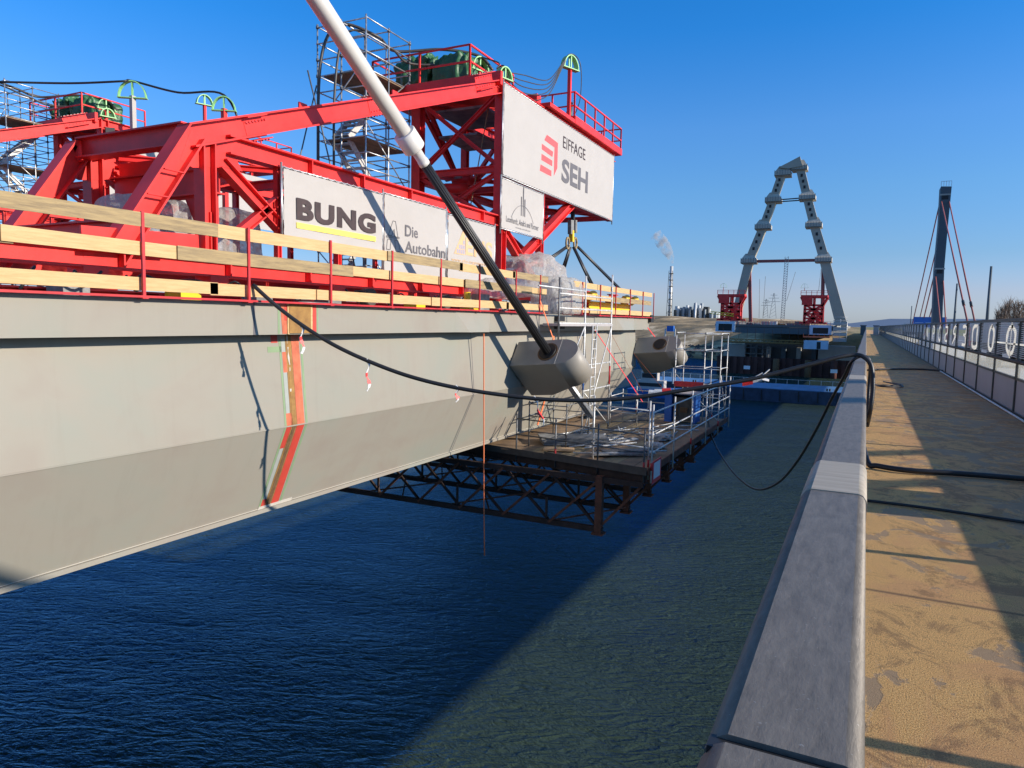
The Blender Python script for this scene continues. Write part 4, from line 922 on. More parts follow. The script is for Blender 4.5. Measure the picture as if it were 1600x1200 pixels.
# far derrick: big pale banner seen from the inside
for (y0, y1, z0, z1, lab) in ((21.4, 32.4, 19.9, 22.8, 'big pale banner seen through the frames of the far derrick'), (11.8, 21.0, 16.8, 18.0, 'low pale banner along the far derrick behind the scaffold stairs')):
    t = thing('banner', lab, 'banner', (XN-20.3, y0, z0), 'sponsor banners on the derrick'); mb = MB(); mb.box((XN-20.34, y0, z0), (XN-20.33, y1, z1)); obj('sheet', mb, 'vinyl', t)
# tall green guides near the middle of the deck
for i, (px, py0, py1, lab) in enumerate(((207, 150, 215, 'tall pale post with a green half-round guide rising left of the near boom'), (350, 170, 215, 'green half-round guide on a short post just above the near boom'))):
    p = at(px, py0, X=-31.0 if i == 0 else -27.0); q = at(px, py1+60, X=p.x)
    t = thing('cable_guide', lab, 'cable guide', (p.x, p.y, 16), 'green cable guides on posts'); guide(p.x, p.y, p.z-.1, .60 if i == 0 else .5, .01, .6, t, post=False)
    mb = MB(); mb.beam((p.x, p.y, 16), (p.x, p.y, p.z), .2, .2); obj('post', mb, 'vinyl' if i == 0 else 'red_paint', t)
pa = at(207, 130, X=-31); pb = at(350, 152, X=-27)
hose('long black hose sagging between the two tall green guides', [at(0, 128, X=-35), at(110, 130, X=-33), at(190, 127, X=-31), pa+V((0, 0, .1)), (pa+pb)/2-V((0, 0, .1)), pb+V((0, 0, .1)), pb+V((.4, .8, -1.6))], .05, mt='rubber', group=G)

# ================================================================== hook and slings over the new segment
hk = thing('lifting_tackle', 'yellow and grey lifting block hanging below the big banner', 'lifting tackle', tuple(at(893, 380, X=-11.6)))
XH = -11.6; ph = lambda px, py, x=XH: at(px, py, X=x)
mb = MB(); mb.beam(ph(895, 330), ph(895, 345), .14, .14); obj('rod', mb, 'black', hk)
mb = MB(); mb.beam(ph(892, 344), ph(892, 366), .16, .34, (0, 1, 0)); mb.beam(ph(899, 344), ph(899, 364), .1, .2, (0, 1, 0)); obj('cylinder', mb, 'clutter_grey', hk)
mb = MB(); mb.beam(ph(893, 360), ph(893, 378), .18, .18); obj('block', mb, 'yellow_paint', hk)
for dx in (-6, 6):
    mb = MB(); c = ph(893+dx, 380); pts = [c+V((0, .17*math.cos(a), .24*math.sin(a))) for a in [i*math.pi/5 for i in range(11)]]; mb.tube(pts, .045, 6); obj('shackle', mb, 'timber_grey', hk)
SG = 'sling strands below the lifting block'
for (x0_, y0_, px, py, lab) in ((888, 384, 850, 411, 'black sling running down to the left towards the plastic sheet'), (891, 386, 878, 427, 'short steep black sling ending left of the timber rail'),
                           (896, 386, 926, 447, 'steep black sling in the middle going down to the right'), (903, 386, 972, 455, 'longest black sling going down to the right')):
    a, b_ = ph(x0_, y0_), ph(px, py, XH-.4 if px < 890 else XH+.8)
    t = thing('sling', lab, 'sling', tuple(a), SG)
    for off in (-.09, .09): mb = MB(); mb.tube([a+V((0, off*.6, 0)), b_+V((0, off*1.4, 0))], .05, 8); obj('strand', mb, 'rubber', t)
# lifting beams on the deck end
t = thing('spreader_beam', 'yellow lifting beam lying behind the outer timber rail', 'lifting beam', (-10.2, 28, 15.4))
mb = MB(); mb.ibeam((-9.9, 26.6, 15.62), (-9.9, 32.0, 15.62), .3, .34, .04); obj('beam', mb, 'yellow_paint', t)
for yy, mt in ((26.2, 'yellow_paint'), (30.6, 'yellow_paint'), (31.9, 'yellow_paint')):
    mb = MB(); mb.tube([(-9.75, yy, 15.95), (-9.75, yy+.5, 16.05)], .17, 10); obj('end_cap', mb, mt, t)
for yy in (25.3, 27.2, 30.2, 32.4):
    t = thing('jacking_frame', {25.3: 'red jacking frame beside the plastic tent', 27.2: 'red jacking frame at the left end of the yellow beam', 30.2: 'red jacking frame at the middle of the yellow beam', 32.4: 'red jacking frame at the tip of the girder'}[yy], 'jack', (-10.4, yy, T0), 'red jacking frames on the girder tip')
    mb = MB(); mb.ibeam((-10.3, yy, 15.2), (-10.3, yy+.1, 16.05), .3, .3); obj('column', mb, 'red_paint', t); mb = MB(); mb.ibeam((-10.2, yy-.3, 16.1), (-10.2, yy+.7, 16.1), .2, .22); obj('cross_head', mb, 'red_post', t)
mb = MB(); mb.box((-14, 33.4, 15.0), (-9.25, 33.9, 15.35)); tag(obj('end_beam', mb, 'black'), 'dark steel end beam at the tip of the girder', 'beam')

# clutter on the deck under the derrick
rd = random.Random(5)
kinds = ['bundle', 'crate', 'reel']
WORDS = ('first', 'second', 'third', 'fourth', 'fifth', 'sixth', 'seventh', 'eighth')
def bay(y):
    i = sum(1 for p in PY if p < y)
    return 'left of the first red post' if i == 0 else 'right of the %s red post' % WORDS[i-1]
used = set()
for k in range(22):
    y = 5.5+k*.86; x = -10.35+rd.uniform(-.3, .2)
    ty = rd.choice(('bundle', 'crate', 'cable', 'cable', 'reel'))
    if (ty, bay(y)) in used: ty = 'bundle'
    if (ty, bay(y)) in used: continue
    used.add((ty, bay(y))); B_ = bay(y)
    if ty == 'cable':
        pts = [(x+rd.uniform(-.3, .3), y+i*.22+rd.uniform(-.1, .1), 15.28+abs(math.sin(i*1.3+k))*.32) for i in range(7)]
        hose('tangled black cable behind the lower board, '+B_, pts, .022, 5, 'rubber', 'cable', 'cable', 'tangled cables on the deck', 6)
    elif ty == 'bundle':
        t = thing('tube_bundle', 'bundle of dark tubes behind the lower board, '+B_, 'tubes', (x, y, 15.2), 'tube bundles on the deck')
        for i in range(4): mb = MB(); mb.tube([(x+i*.06, y, 15.26+.05*(i % 2)), (x+i*.06+rd.uniform(-.1, .1), y+1.1, 15.26+.05*(i % 2)+rd.uniform(0, .3))], .022, 6); obj('tube', mb, 'dark_tube', t)
    elif ty == 'crate':
        mb = MB(); mb.box((x-.2, y, 15.21), (x+.15, y+.4, 15.21+rd.uniform(.18, .4))); mb.box((x-.22, y-.02, 15.21+.02), (x-.2, y+.42, 15.45)); tag(obj('tool_box', mb, rd.choice(('clutter_grey', 'blue_paint', 'yellow_paint'))), 'small tool box behind the lower board, '+B_, 'tool box', 'tool boxes on the deck')
    else:
        mb = MB(); mb.tube([(x, y, 15.45), (x+.25, y, 15.45)], .2, 14); mb.tube([(x+.04, y, 15.45), (x+.21, y, 15.45)], .14, 10); tag(obj('cable_reel', mb, 'board_dark'), 'dark cable reel behind the lower board, '+B_, 'cable reel', 'cable reels on the deck')
# yellow hand pump near the stay
t = thing('hydraulic_pump', 'yellow and grey hydraulic pump behind the boards beside the black stay', 'pump', (-10.2, 17.6, 15.2))
mb = MB(); mb.box((-10.3, 17.3, 15.22), (-10.0, 17.9, 15.3)); mb.tube([(-10.15, 17.45, 15.3), (-10.15, 17.45, 15.75)], .1, 10); obj('frame', mb, 'yellow_paint', t)
mb = MB(); mb.box((-10.3, 17.95, 15.25), (-10.0, 18.5, 15.72)); obj('tank', mb, 'clutter_grey', t)

# ================================================================== WORK PLATFORM under the girder tip
ZP = 10.9
A_ = at(1012, 735, Z=ZP); XR = A_.x; YP0 = A_.y; YP1 = 31.4
wp = thing('work_platform', 'rusty steel truss platform with tube handrails hanging below the girder tip', 'work platform', (XR-4, YP0, ZP))
def yfront(x): return YP0 + (XR-x)*0.20
zb = at(935, 827, Y=YP0).z; XT = at(935, 827, Y=YP0).x
# deck boards
x = XR-.02; k = 0
while x > -16:
    w_ = 0.5 if x > -9 else 1.0; mb = MB(); y0 = yfront(x)
    mb.box((x-w_+.012, y0, ZP-.05+random.uniform(-.008, .008)), (x, YP1, ZP+random.uniform(-.008, .008))); obj('deck_board', mb, random.choice(('board_brown', 'board_brown', 'board_dark', 'timber_grey')) if x > -9 else 'board_brown', wp); x -= w_; k += 1
# edge beams and toe boards
mb = MB(); mb.ibeam((XR, YP0-.02, ZP-.22), (-16, yfront(-16)-.02, ZP-.22), .16, .32, .03); obj('edge_beam', mb, 'truss_steel', wp)
mb = MB(); mb.beam((XR, YP0-.13, ZP-.02), (-8.6, yfront(-8.6)-.13, ZP-.02), .035, .22); mb.beam((-8.6, yfront(-8.6)-.13, ZP-.06), (-16, yfront(-16)-.13, ZP-.06), .035, .2); obj('toe_board', mb, 'board_dark', wp)
mb = MB(); mb.box((XR+.02, YP0-.1, ZP-.12), (XR+.06, YP1, ZP+.08)); obj('toe_board', mb, 'truss_rust', wp)
for xx in (XR-.25, XT, -9.0, -12.0, -15.2):
    mb = MB(); mb.ibeam((xx, yfront(xx), ZP-.2), (xx, YP1, ZP-.2), .14, .26, .025); obj('long_beam', mb, 'truss_steel', wp)
for j, yy in enumerate((YP0+.0, YP0+2.65, YP0+5.2, YP0+7.8, YP0+10.2, YP0+12.2)):
    zt_ = ZP-.42; xa, xb = XT, -17.0
    mb = MB(); mb.beam((XR-.1, yy, zt_), (xb, yy, zt_), .14, .16); obj('top_chord', mb, 'truss_steel', wp)
    mb = MB(); mb.beam((xa+.12, yy, zb), (xb, yy, zb), .15, .15); obj('bottom_chord', mb, 'truss_steel', wp)
    mb = MB(); mb.beam((xa, yy, zb-.1), (xa, yy, zt_+.1), .2, .2); mb.beam((xa, yy, zb-.14), (xa, yy, zb-.09), .34, .34); obj('end_post', mb, 'truss_rust', wp)
    mb = MB(); mb.beam((XR-.15, yy, zt_-.04), (xa, yy, zb+.04), .07, .07); obj('bracket', mb, 'truss_rust', wp)
    x = xa
    while x > xb:
        for s_ in (0, 1):
            mb = MB(); mb.beam((x, yy+.05*(1-2*s_), zt_ if s_ else zb), (x-1.55, yy+.05*(1-2*s_), zb if s_ else zt_), .07, .07); obj('diagonal', mb, 'truss_rust' if s_ else 'truss_steel', wp)
        if int((xa-x)/1.55) % 2: mb = MB(); mb.beam((x-.1, yy, zb), (x-.1, yy, (zt_+zb)/2), .06, .06); obj('hanger', mb, 'truss_steel', wp)
        x -= 1.55
for k in range(6):
    ya = YP0+.05+2.5*k; yb = min(ya+2.5, YP1); 
    if k < 5:
        for xx in (XT, -10.2, -13.5): 
            mb = MB(); mb.beam((xx, ya, zb), (xx-1.6, yb, zb+.02), .045, .045); mb.beam((xx-1.6, ya, zb), (xx, yb, zb+.05), .045, .045); obj('wind_brace', mb, 'truss_rust', wp)
# handrail of scaffold tube
def tuberail(pts, hs, step, par, mt='light_tube', r=.026, hp=None, nm='guard_rail'):
    pts = [V(p) for p in pts]; hp = hp or max(hs)+.15
    for a, b_ in zip(pts[:-1], pts[1:]):
        K = max(1, round((b_-a).length/step))
        for i in range(K+1):
            p = a+(b_-a)*(i/K); mb = MB(); mb.tube([p-V((0, 0, .35)), p+V((0, 0, hp))], r, 6); obj(nm+'_post', mb, mt, par)
            if i % 2 == 0: mb = MB(); mb.tube([p+V((0, 0, .0)), p+V((0, 0, .22))], r*1.12, 6); obj('red_band', mb, 'red_post', par)
        for h in hs: mb = MB(); mb.tube([a+V((0, 0, h)), b_+V((0, 0, h))], r*.9, 6); obj(nm, mb, mt, par)
tuberail([(XR+.1, YP0, ZP), (XR+.1, YP1, ZP)], (.5, 1.0, 1.62), 2.45, wp, hp=1.85)
tuberail([(XR-.1, yfront(XR)-.05, ZP), (-9.7, yfront(-9.7)-.05, ZP)], (.5, 1.0), 1.35, wp, 'dark_tube', hp=1.15)
tuberail([(XR-.1, yfront(XR)+.4, ZP), (XR-1.9, yfront(XR-1.9)+.4, ZP)], (.55, 1.62), 1.9, wp, hp=1.9)
tuberail([(XR-.6, YP1-.1, ZP), (-9.2, YP1-.1, ZP)], (.5, 1.0), 1.6, wp, hp=1.2)
# small warning sign
p = at(1028, 735, X=XR+.12); mb = MB(); mb.box((XR+.07, p.y-.45, p.z-.32), (XR+.09, p.y+.45, p.z+.32)); sg = obj('warning_sign', mb, 'red_tape'); tag(sg, 'small red and white sign hanging on the platform edge', 'sign'); mb = MB(); mb.box((XR+.0905, p.y-.34, p.z-.2), (XR+.093, p.y+.34, p.z+.26)); obj('face', mb, 'white_tape', sg)
# things on the platform
for k in range(26):
    grp = k % 3; cx = {0: -6.6, 1: -7.6, 2: -8.9}[grp]+random.uniform(-.45, .45); cy = {0: YP0+1.6, 1: YP0+3.2, 2: YP0+3.9}[grp]+random.uniform(-.5, .5)
    L = random.uniform(1.2, 2.6); an = R(random.uniform(48, 62) if grp == 0 else random.uniform(15, 40)); d = V((math.sin(an), math.cos(an), 0))*L/2
    mt = random.choice(('galvanised', 'light_tube', 'clutter_grey', 'dark_tube')); z = ZP+.05+.03*(k//5)
    mb = MB(); c = V((cx, cy, z))
    if k % 4 == 0: mb.beam(c-d, c+d, .2, .05)
    else: mb.tube([c-d, c+d], .026, 6)
    tag(obj('scaffold_plank' if k % 4 == 0 else 'scaffold_tube', mb, mt), 'loose grey steel plank lying in the pile on the platform' if k % 4 == 0 else 'loose scaffold tube lying in the pile on the platform', 'plank' if k % 4 == 0 else 'tube', 'loose scaffold planks' if k % 4 == 0 else 'loose scaffold tubes')
for k in range(16):
    cx = random.uniform(-8.6, -6.0); cy = YP0+random.uniform(5.4, 9.5); L = random.uniform(1.0, 2.2); an = R(random.uniform(-30, 80)); d = V((math.sin(an), math.cos(an), 0))*L/2; c = V((cx, cy, ZP+.04+.02*(k % 4)))
    mb = MB(); mb.tube([c-d, c+d], .024, 6); tag(obj('scaffold_tube', mb, random.choice(('galvanised', 'light_tube', 'dark_tube'))), 'loose scaffold tube lying scattered in the rear half of the platform', 'tube', 'scattered scaffold tubes')
t = thing('panel_stack', 'stack of pale metal floor panels on the platform below the near anchor box', 'panels', (-8.6, YP0+2.4, ZP))
for i in range(4): mb = MB(); o = random.uniform(-.06, .06); mb.beam((-9.5+o, YP0+2.3, ZP+.05+.06*i), (-7.6+o, YP0+3.5, ZP+.05+.06*i), 1.0, .045); obj('panel', mb, 'clutter_grey', t)
mb = MB(); mb.beam((-8.9, YP0+1.2, ZP+.06), (-8.0, YP0+1.5, ZP+.07), .35, .07); tag(obj('orange_board', mb, 'ink_orange'), 'orange board lying near the platform front edge', 'board')
def crumple(label, c, s, mt, nm, cat, seed):
    tag(drape(nm, V(c)-V((s[0], s[1], 0)), V(c)+V((s[0], s[1], s[2])), mt, n=8, fold=.35, seed=seed), label, cat)
crumple('crumpled white sack on the platform in front of the blue cabin', (-6.3, YP0+5.2, ZP), (.4, .35, .22), 'vinyl', 'sack', 'sack', 3)
crumple('small white sack on the platform boards near the handrail', (-6.0, YP0+3.6, ZP), (.3, .25, .18), 'vinyl', 'sack', 'sack', 6)
# blue cabin
cb = at(1061, 664, Z=ZP); t = thing('site_cabin', 'small blue equipment cabinet with dark open front on the platform', 'cabinet', tuple(cb))
x0, x1, y0, y1 = cb.x-.62, cb.x+.62, cb.y, cb.y+1.0
mb = MB(); mb.box((x0, y0, ZP+.1), (x0+.28, y1, ZP+1.25)); mb.box((x1-.14, y0, ZP+.1), (x1, y1, ZP+1.25)); mb.box((x0, y1-.05, ZP+.1), (x1, y1, ZP+1.25)); obj('body', mb, 'blue_paint', t)
mb = MB(); mb.box((x0-.15, y0-.1, ZP+1.252), (x1+.15, y1+.1, ZP+1.3)); obj('roof', mb, 'panel_grey', t)
mb = MB(); mb.box((x0+.3, y0+.2, ZP+.15), (x1-.16, y1-.06, ZP+1.1)); obj('machine', mb, 'fence_steel', t)
mb = MB(); mb.box((x0+.35, y0+.15, ZP+.4), (x0+.5, y0+.19, ZP+.9)); mb.box((x0+.6, y0+.15, ZP+.5), (x0+.9, y0+.19, ZP+.7)); obj('vent', mb, 'rust_dark', t)
t = thing('gas_bottle_rack', 'red and white bottles standing in a rack beyond the blue cabinet', 'rack', (-6.6, cb.y+2, ZP))
for i in range(3): mb = MB(); mb.tube([(-6.9+i*.28, cb.y+2, ZP), (-6.9+i*.28, cb.y+2, ZP+.9), (-6.9+i*.28, cb.y+2, ZP+1.02)], [.11, .11, .04], 10); obj('bottle', mb, ('red_paint', 'vinyl', 'clutter_grey')[i], t)
# ladder scaffold hanging beside the girder
s2 = thing('ladder_scaffold', 'open tube scaffold with a ladder in front of the girder near the first anchor box', 'scaffold', (-8.7, 22, ZP), 'tube scaffolds on the work platform')
Xs = -8.75; ya, yb, yc = at(873, 500, X=Xs).y, at(914, 500, X=Xs).y, at(955, 500, X=Xs).y
for i, (yy, top, bot) in enumerate(((ya, at(873, 433, X=Xs).z, 14.0), (yb, at(914, 431, X=Xs).z, ZP), (yc, at(955, 429, X=Xs).z, ZP))):
    mb = MB(); mb.tube([(Xs, yy, bot), (Xs, yy, top)], .032, 8); obj('standard', mb, 'light_tube' if i else 'dark_tube', s2)
    if i: mb = MB(); mb.tube([(Xs, yy, 12.6), (Xs, yy, 13.3)], .034, 8); obj('red_band', mb, 'blue_paint' if i == 1 else 'red_post', s2)
for (px, py0, py1, k0) in ((0, 450, 450, 0), (0, 458, 464, 1), (0, 481, 484, 1), (0, 505, 508, 1)):
    za = at(873, py0, X=Xs).z
    mb = MB(); mb.tube([(Xs, (ya if py0 != 450 else ya-1.6), za), (Xs, yc if py0 != 450 else yb, za)], .028, 6); obj('ledger', mb, 'light_tube', s2)
zd = at(914, 506, X=Xs).z
mb = MB(); mb.box((-9.3, ya, zd-.08), (Xs+.05, yb, zd)); obj('deck_plank', mb, 'panel_grey', s2); mb = MB(); mb.box((-9.3, yb+.02, zd-.08), (Xs+.05, yc, zd)); obj('deck_plank', mb, 'panel_grey', s2)
for z in (12.55, 13.45): mb = MB(); mb.tube([(Xs, yb, z), (Xs, yc, z)], .026, 6); obj('ledger', mb, 'light_tube', s2)
for a, b_ in (((yc, zd), (yb+.1, ZP+.2)), ((yb, zd), (ya+.6, zd-1.6)), ((yb, 12.5), (yc, ZP+.1))): mb = MB(); mb.tube([(Xs+.04, a[0], a[1]), (Xs+.04, b_[0], b_[1])], .024, 6); obj('brace', mb, 'light_tube', s2)
for off in (0, .42):
    mb = MB(); mb.tube([(Xs+.1, yb+.55+off, zd-.05), (Xs+.15, yb+.25+off, ZP)], .022, 6); obj('ladder_rail', mb, 'light_tube', s2)
for k in range(12):
    f = (k+.5)/12; z = zd-.05+(ZP-zd)*f; yy = yb+.55-.3*f; mb = MB(); mb.tube([(Xs+.12, yy, z), (Xs+.12, yy+.42, z)], .016, 6); obj('rung', mb, 'light_tube', s2)
# scaffold towers at the far end
s3 = thing('ladder_scaffold', 'tall narrow tube scaffold with a ladder at the far right corner of the platform', 'scaffold', (-6, 29, ZP), 'tube scaffolds on the work platform')
zT = at(1109, 525, X=-5.6).z; zR = at(1085, 603, Y=30).z
scaff(s3, (-7.1, -5.9, -5.25), (29.7, 31.2), (ZP, zT), (ZP+.5, ZP+1.05, zR, zR+.75, zR+1.5, zR+2.2), mt='light_tube', brace=True, r=.019, decks=((-7.1, -5.9, 29.7, 31.2, zR),))
mb = MB(); mb.box((-7.1, 29.6, zR-.02), (-5.9, 29.64, zR+.2)); obj('toe_board', mb, 'red_post', s3)
s4 = thing('ladder_scaffold', 'low tube scaffold around the second anchor box', 'scaffold', (-8, 30, ZP), 'tube scaffolds on the work platform')
scaff(s4, (-9.0, -7.9), (27.0, 28.6), (ZP, ZP+1.3), (ZP+.5, ZP+1.1), mt='light_tube', brace=True, r=.019)
s5 = thing('ladder_scaffold', 'low tube scaffold below the first anchor box at the girder foot', 'scaffold', (-9, 22, ZP), 'tube scaffolds on the work platform')
scaff(s5, (-9.6, -8.3), (20.6, 22.6), (ZP, ZP+1.5), (ZP+.5, ZP+1.0, ZP+1.4), mt='dark_tube', brace=True, r=.02)
# orange lashing straps
SG2 = 'orange lashing straps between girder and platform'
for (p0, p1, lab, mt, r_) in (((844, 470), (864, 528), 'orange strap hanging from the fascia beside the black stay', 'orange_cloth', .02), ((926, 510), (1004, 628), 'red strap running from the ladder scaffold down to the platform', 'red_tape', .022),
                     ((953, 518), (1004, 612), 'orange strap running down in front of the girder web', 'orange_cloth', .03), ((990, 552), (1045, 618), 'pale orange strap in front of the second anchor box', 'orange_cloth', .022), ((1012, 512), (1050, 560), 'red and white strap at the girder tip', 'red_tape', .02)):
    a = at(*p0, X=-9.2); b_ = at(*p1, X=-7.4 if p1[1] > 600 else -9.0)
    mb = MB(); mb.beam(a, b_, r_*2.4, .012, (1, 0, 0)); tag(obj('lashing_strap', mb, mt), lab, 'strap', SG2)
tag(obj('hanging_cloth', MB().beam(at(865, 525, X=-9.3), at(864, 540, X=-9.3), .12, .02, (1, 0, 0)), 'orange_cloth'), 'short orange cloth hanging behind the first anchor box', 'cloth')
a = at(852, 622, X=-9.1); tag(obj('hanging_cloth', MB().beam(a, at(840, 664, X=-9.3), .10, .02, (1, 0, 0)), 'orange_cloth'), 'orange cloth strip hanging at the girder foot below the first anchor box', 'cloth')
# anchor strands emerging below the box
t = thing('strand_tails', 'grey bundle of strands emerging below the first anchor box', 'cable', tuple(sA-SD*1.9))
for i in range(9):
    o_ = V(((i % 3-1)*.07, (i//3-1)*.07, 0)); mb = MB(); mb.tube([sA-SD*1.6+o_, at(925, 652, X=-8.0)+o_*1.3], .03, 6); obj('strand', mb, 'galvanised', t)
# red-orange rope hanging into the gap
rp = [at(756, 521, X=-9.33), at(756, 640, X=-9.33), at(756, 760, X=-9.33), at(757, 868, X=-9.36)]
hose('thin orange rope hanging from the girder edge down towards the water', rp, .016, 4, 'orange_cloth', 'hanging_rope', 'rope', None, 6)

# ================================================================== CABLES between new and old bridge
p0 = at(395, 445, X=-9.32); p1 = V((-.12, at(1346, 556, Z=14.55).y, 14.55)); nv = (p1-p0); nv = V((nv.y, -nv.x, 0)).normalized()
cpts = [atp(px, py, p0, nv) for px, py in ((395, 445), (432, 478), (472, 508), (520, 538), (575, 564), (640, 588), (714, 606), (800, 619), (870, 625), (940, 625), (1000, 620), (1060, 611), (1165, 594), (1260, 571), (1310, 558))]
cpts += [V((-.15, p1.y, 14.56)), V((-.02, p1.y-.02, 14.54)), V((.10, p1.y-.05, 14.40)), V((.14, p1.y-.15, 14.05)), V((.12, p1.y-.2, 13.7)), V((.10, p1.y+.2, 13.46))]
hose('thick black power cable sagging from the girder across to the walkway rail', cpts, [.030+.012*i/len(range(1)) if False else .034 for i in range(1)][0], 8, 'rubber', 'power_cable', 'cable', 'black cables crossing the gap', 10)
cc = [at(1352+4, 578, Z=13.44), at(1400, 576.5, Z=13.44), at(1440, 577, Z=13.44), at(1468, 579, Z=13.44), V((2.6, at(1468, 579, Z=13.44).y-.1, 13.44))]
hose('black cable lying straight across the walkway in the middle distance', cc, .035, 8, 'rubber', 'power_cable', 'cable', 'black cables crossing the gap', 10)
cn = [V((.0, at(1352, 716, Z=13.44).y+.25, 13.75)), at(1356, 722, Z=13.46), at(1372, 728, Z=13.44), at(1420, 735, Z=13.44), at(1500, 740, Z=13.44), at(1600, 748, Z=13.44), V((2.5, at(1600, 748, Z=13.44).y-.2, 13.44)) + V((0, 0, 0))]
cn = cn[:-1] + [cn[-2] + (cn[-2]-cn[-3])*1.2]
hose('thick black cable lying across the walkway nearest the camera', cn, .030, 8, 'rubber', 'power_cable', 'cable', 'black cables crossing the gap', 10)
cn2 = [at(1353, 782, Z=13.42), at(1420, 790, Z=13.42), at(1500, 801, Z=13.42), at(1600, 816, Z=13.42)]; cn2.append(cn2[-1]+(cn2[-1]-cn2[-2])*.8)
hose('thin black cable lying across the walkway inside the broad shadow', cn2, .014, 6, 'rubber', 'power_cable', 'cable', 'black cables crossing the gap', 8)
# thin slack cable from the platform to the parapet
q0_ = at(1112, 682, X=XR+.1); q1_ = V((-.2, at(1328, 575, X=-.2).y, 0)); nv2 = V((q1_.y-q0_.y, -(q1_.x-q0_.x), 0)).normalized()
tp = [(1104, 640), (1112, 682), (1135, 724), (1160, 752), (1185, 765), (1215, 755), (1245, 722), (1275, 672), (1300, 622), (1318, 590), (1330, 566)]
tpts = [atp(px, py, q0_, nv2) for px, py in tp]; tpts += [V((-.05, tpts[-1].y, 14.53)), V((.08, tpts[-1].y, 14.45)), V((.09, tpts[-1].y, 14.0)), V((.1, tpts[-1].y-.3, 13.45))]
hose('thin black cable looping low over the water from the platform to the rail', tpts, .026, 6, 'rubber', 'power_cable', 'cable', 'black cables crossing the gap', 8)
# thin leads and leftover bits at the foot of the thick cable
b0 = at(1362, 600, Z=13.44)
for k, lab in enumerate(('short black lead curled at the foot of the rail where the cable comes down', 'second curled black lead beside the cable foot')):
    hose(lab, [b0+V((0, .3*k, 0)), b0+V((.25, -.5-.4*k, .01)), b0+V((.75, .2-.5*k, 0)), b0+V((.3, .9, .02))], .018, 6, 'rubber', 'lead', 'cable', 'short leads at the rail foot', 6)
wh = [at(1472, 580, Z=13.43), at(1490, 590, Z=13.43), at(1510, 604, Z=13.43), at(1535, 616, Z=13.43), at(1560, 632, Z=13.43), at(1585, 646, Z=13.43), at(1610, 662, Z=13.43)]
hose('white hose lying along the foot of the walkway fence', [V((min(p.x, 2.52), p.y, p.z)) for p in wh], .022, 6, 'light_tube', 'hose', 'hose')
# red and white tapes on the cable
def tape(label, px, py, L, side=0.0, up=0):
    c = atp(px, py, p0, nv); mb = MB(); mb2 = MB(); k = 8; ps = []
    for i in range(k+1):
        f = i/k; ps.append(c + V((0.02*math.sin(i*1.3), side*f*L + .02*math.cos(i), -L*f*(1 if not up else .05)+.01*(i == 0))))
    t = thing('barrier_tape', label, 'tape', tuple(c), 'red and white tapes tied to the cable')
    for j, (a, b_) in enumerate(((0, 3), (3, 6), (6, 8))):
        m_ = MB()
        for i in range(a, b_): m_.beam(ps[i], ps[i+1], .05+.02*math.sin(i*2+px), .006, (1, .3*math.sin(i), 0))
        obj('tape_band', m_, ('white_tape', 'red_tape', 'white_tape')[j] if not up else ('white_tape', 'red_tape', 'red_tape')[j], t)
    m_ = MB(); m_.tube([c+V((-.01, -.02, .045)), c+V((.045, 0, 0)), c+V((0, .02, -.045)), c+V((-.045, 0, 0)), c+V((0, -.02, .045))], .008, 5); obj('knot', m_, 'white_tape', t)
tape('barrier tape tied to the cable in front of the rusty cover plate', 472, 510, .46); tape('barrier tape hanging from the cable right of the orange primer strip', 575, 565, .50)
tape('short barrier tape on the cable in front of the dark web seam', 714, 606, .24); tape('barrier tape beside the anchor box shadow, blown along the cable', 836, 623, .5, .8)
def flag(label, px, py, px2, py2, w_):
    a, b_ = atp(px, py, p0, nv), atp(px2, py2, p0, nv); t = thing('barrier_tape', label, 'tape', tuple(a), 'red and white tapes tied to the cable')
    for j, (f0, f1, mt) in enumerate(((0, .4, 'red_tape'), (.4, .75, 'white_tape'), (.75, 1, 'white_tape'))):
        m_ = MB()
        for s_ in (-1, 0, 1): m_.beam(a+(b_-a)*f0+V((0, 0, s_*w_*.3)), a+(b_-a)*f1+V((0, .0, s_*w_*(.3+.5*f1)+.02*random.uniform(-1, 1))), w_*.45, .008, (1, 0, 0))
        obj('tape_band', m_, mt, t)
flag('large torn barrier tape fluttering on the cable above the water', 1160, 599, 1202, 586, .09)
flag('bright red tape wrapped on the cable in front of the platform tower', 1048, 610, 1014, 614, .07)

# ================================================================== FAR: opposite cantilever, pier, barges
ZD = 15.0; YD = 225.0
xl, xr = at(1119, 505, Y=YD).x, at(1302, 512, Y=YD).x
fd = thing('bridge_deck', 'cut end of the opposite new deck cantilever under the grey pylon', 'bridge deck', ((xl+xr)/2, YD, ZD))
mb = MB(); mb.box((xl-.5, YD+1, ZD-.7), (xr+.5, 420, ZD)); obj('deck_slab', mb, 'girder_dark', fd)
mb = MB(); mb.box((xr+.4, YD+1, ZD-1.0), (xr+.9, 420, ZD+.1)); obj('fascia', mb, 'girder_paint', fd)
mb = MB(); mb.box((xl+5, YD+.5, ZD-2.6), (xr-5, YD+.9, ZD-.9)); obj('cross_girder', mb, 'pylon_dark', fd)
mb = MB(); mb.box((xl, YD+1.5, ZD-1.3), (xr, YD+1.7, ZD-.72)); obj('end_plate', mb, 'pylon_dark', fd)
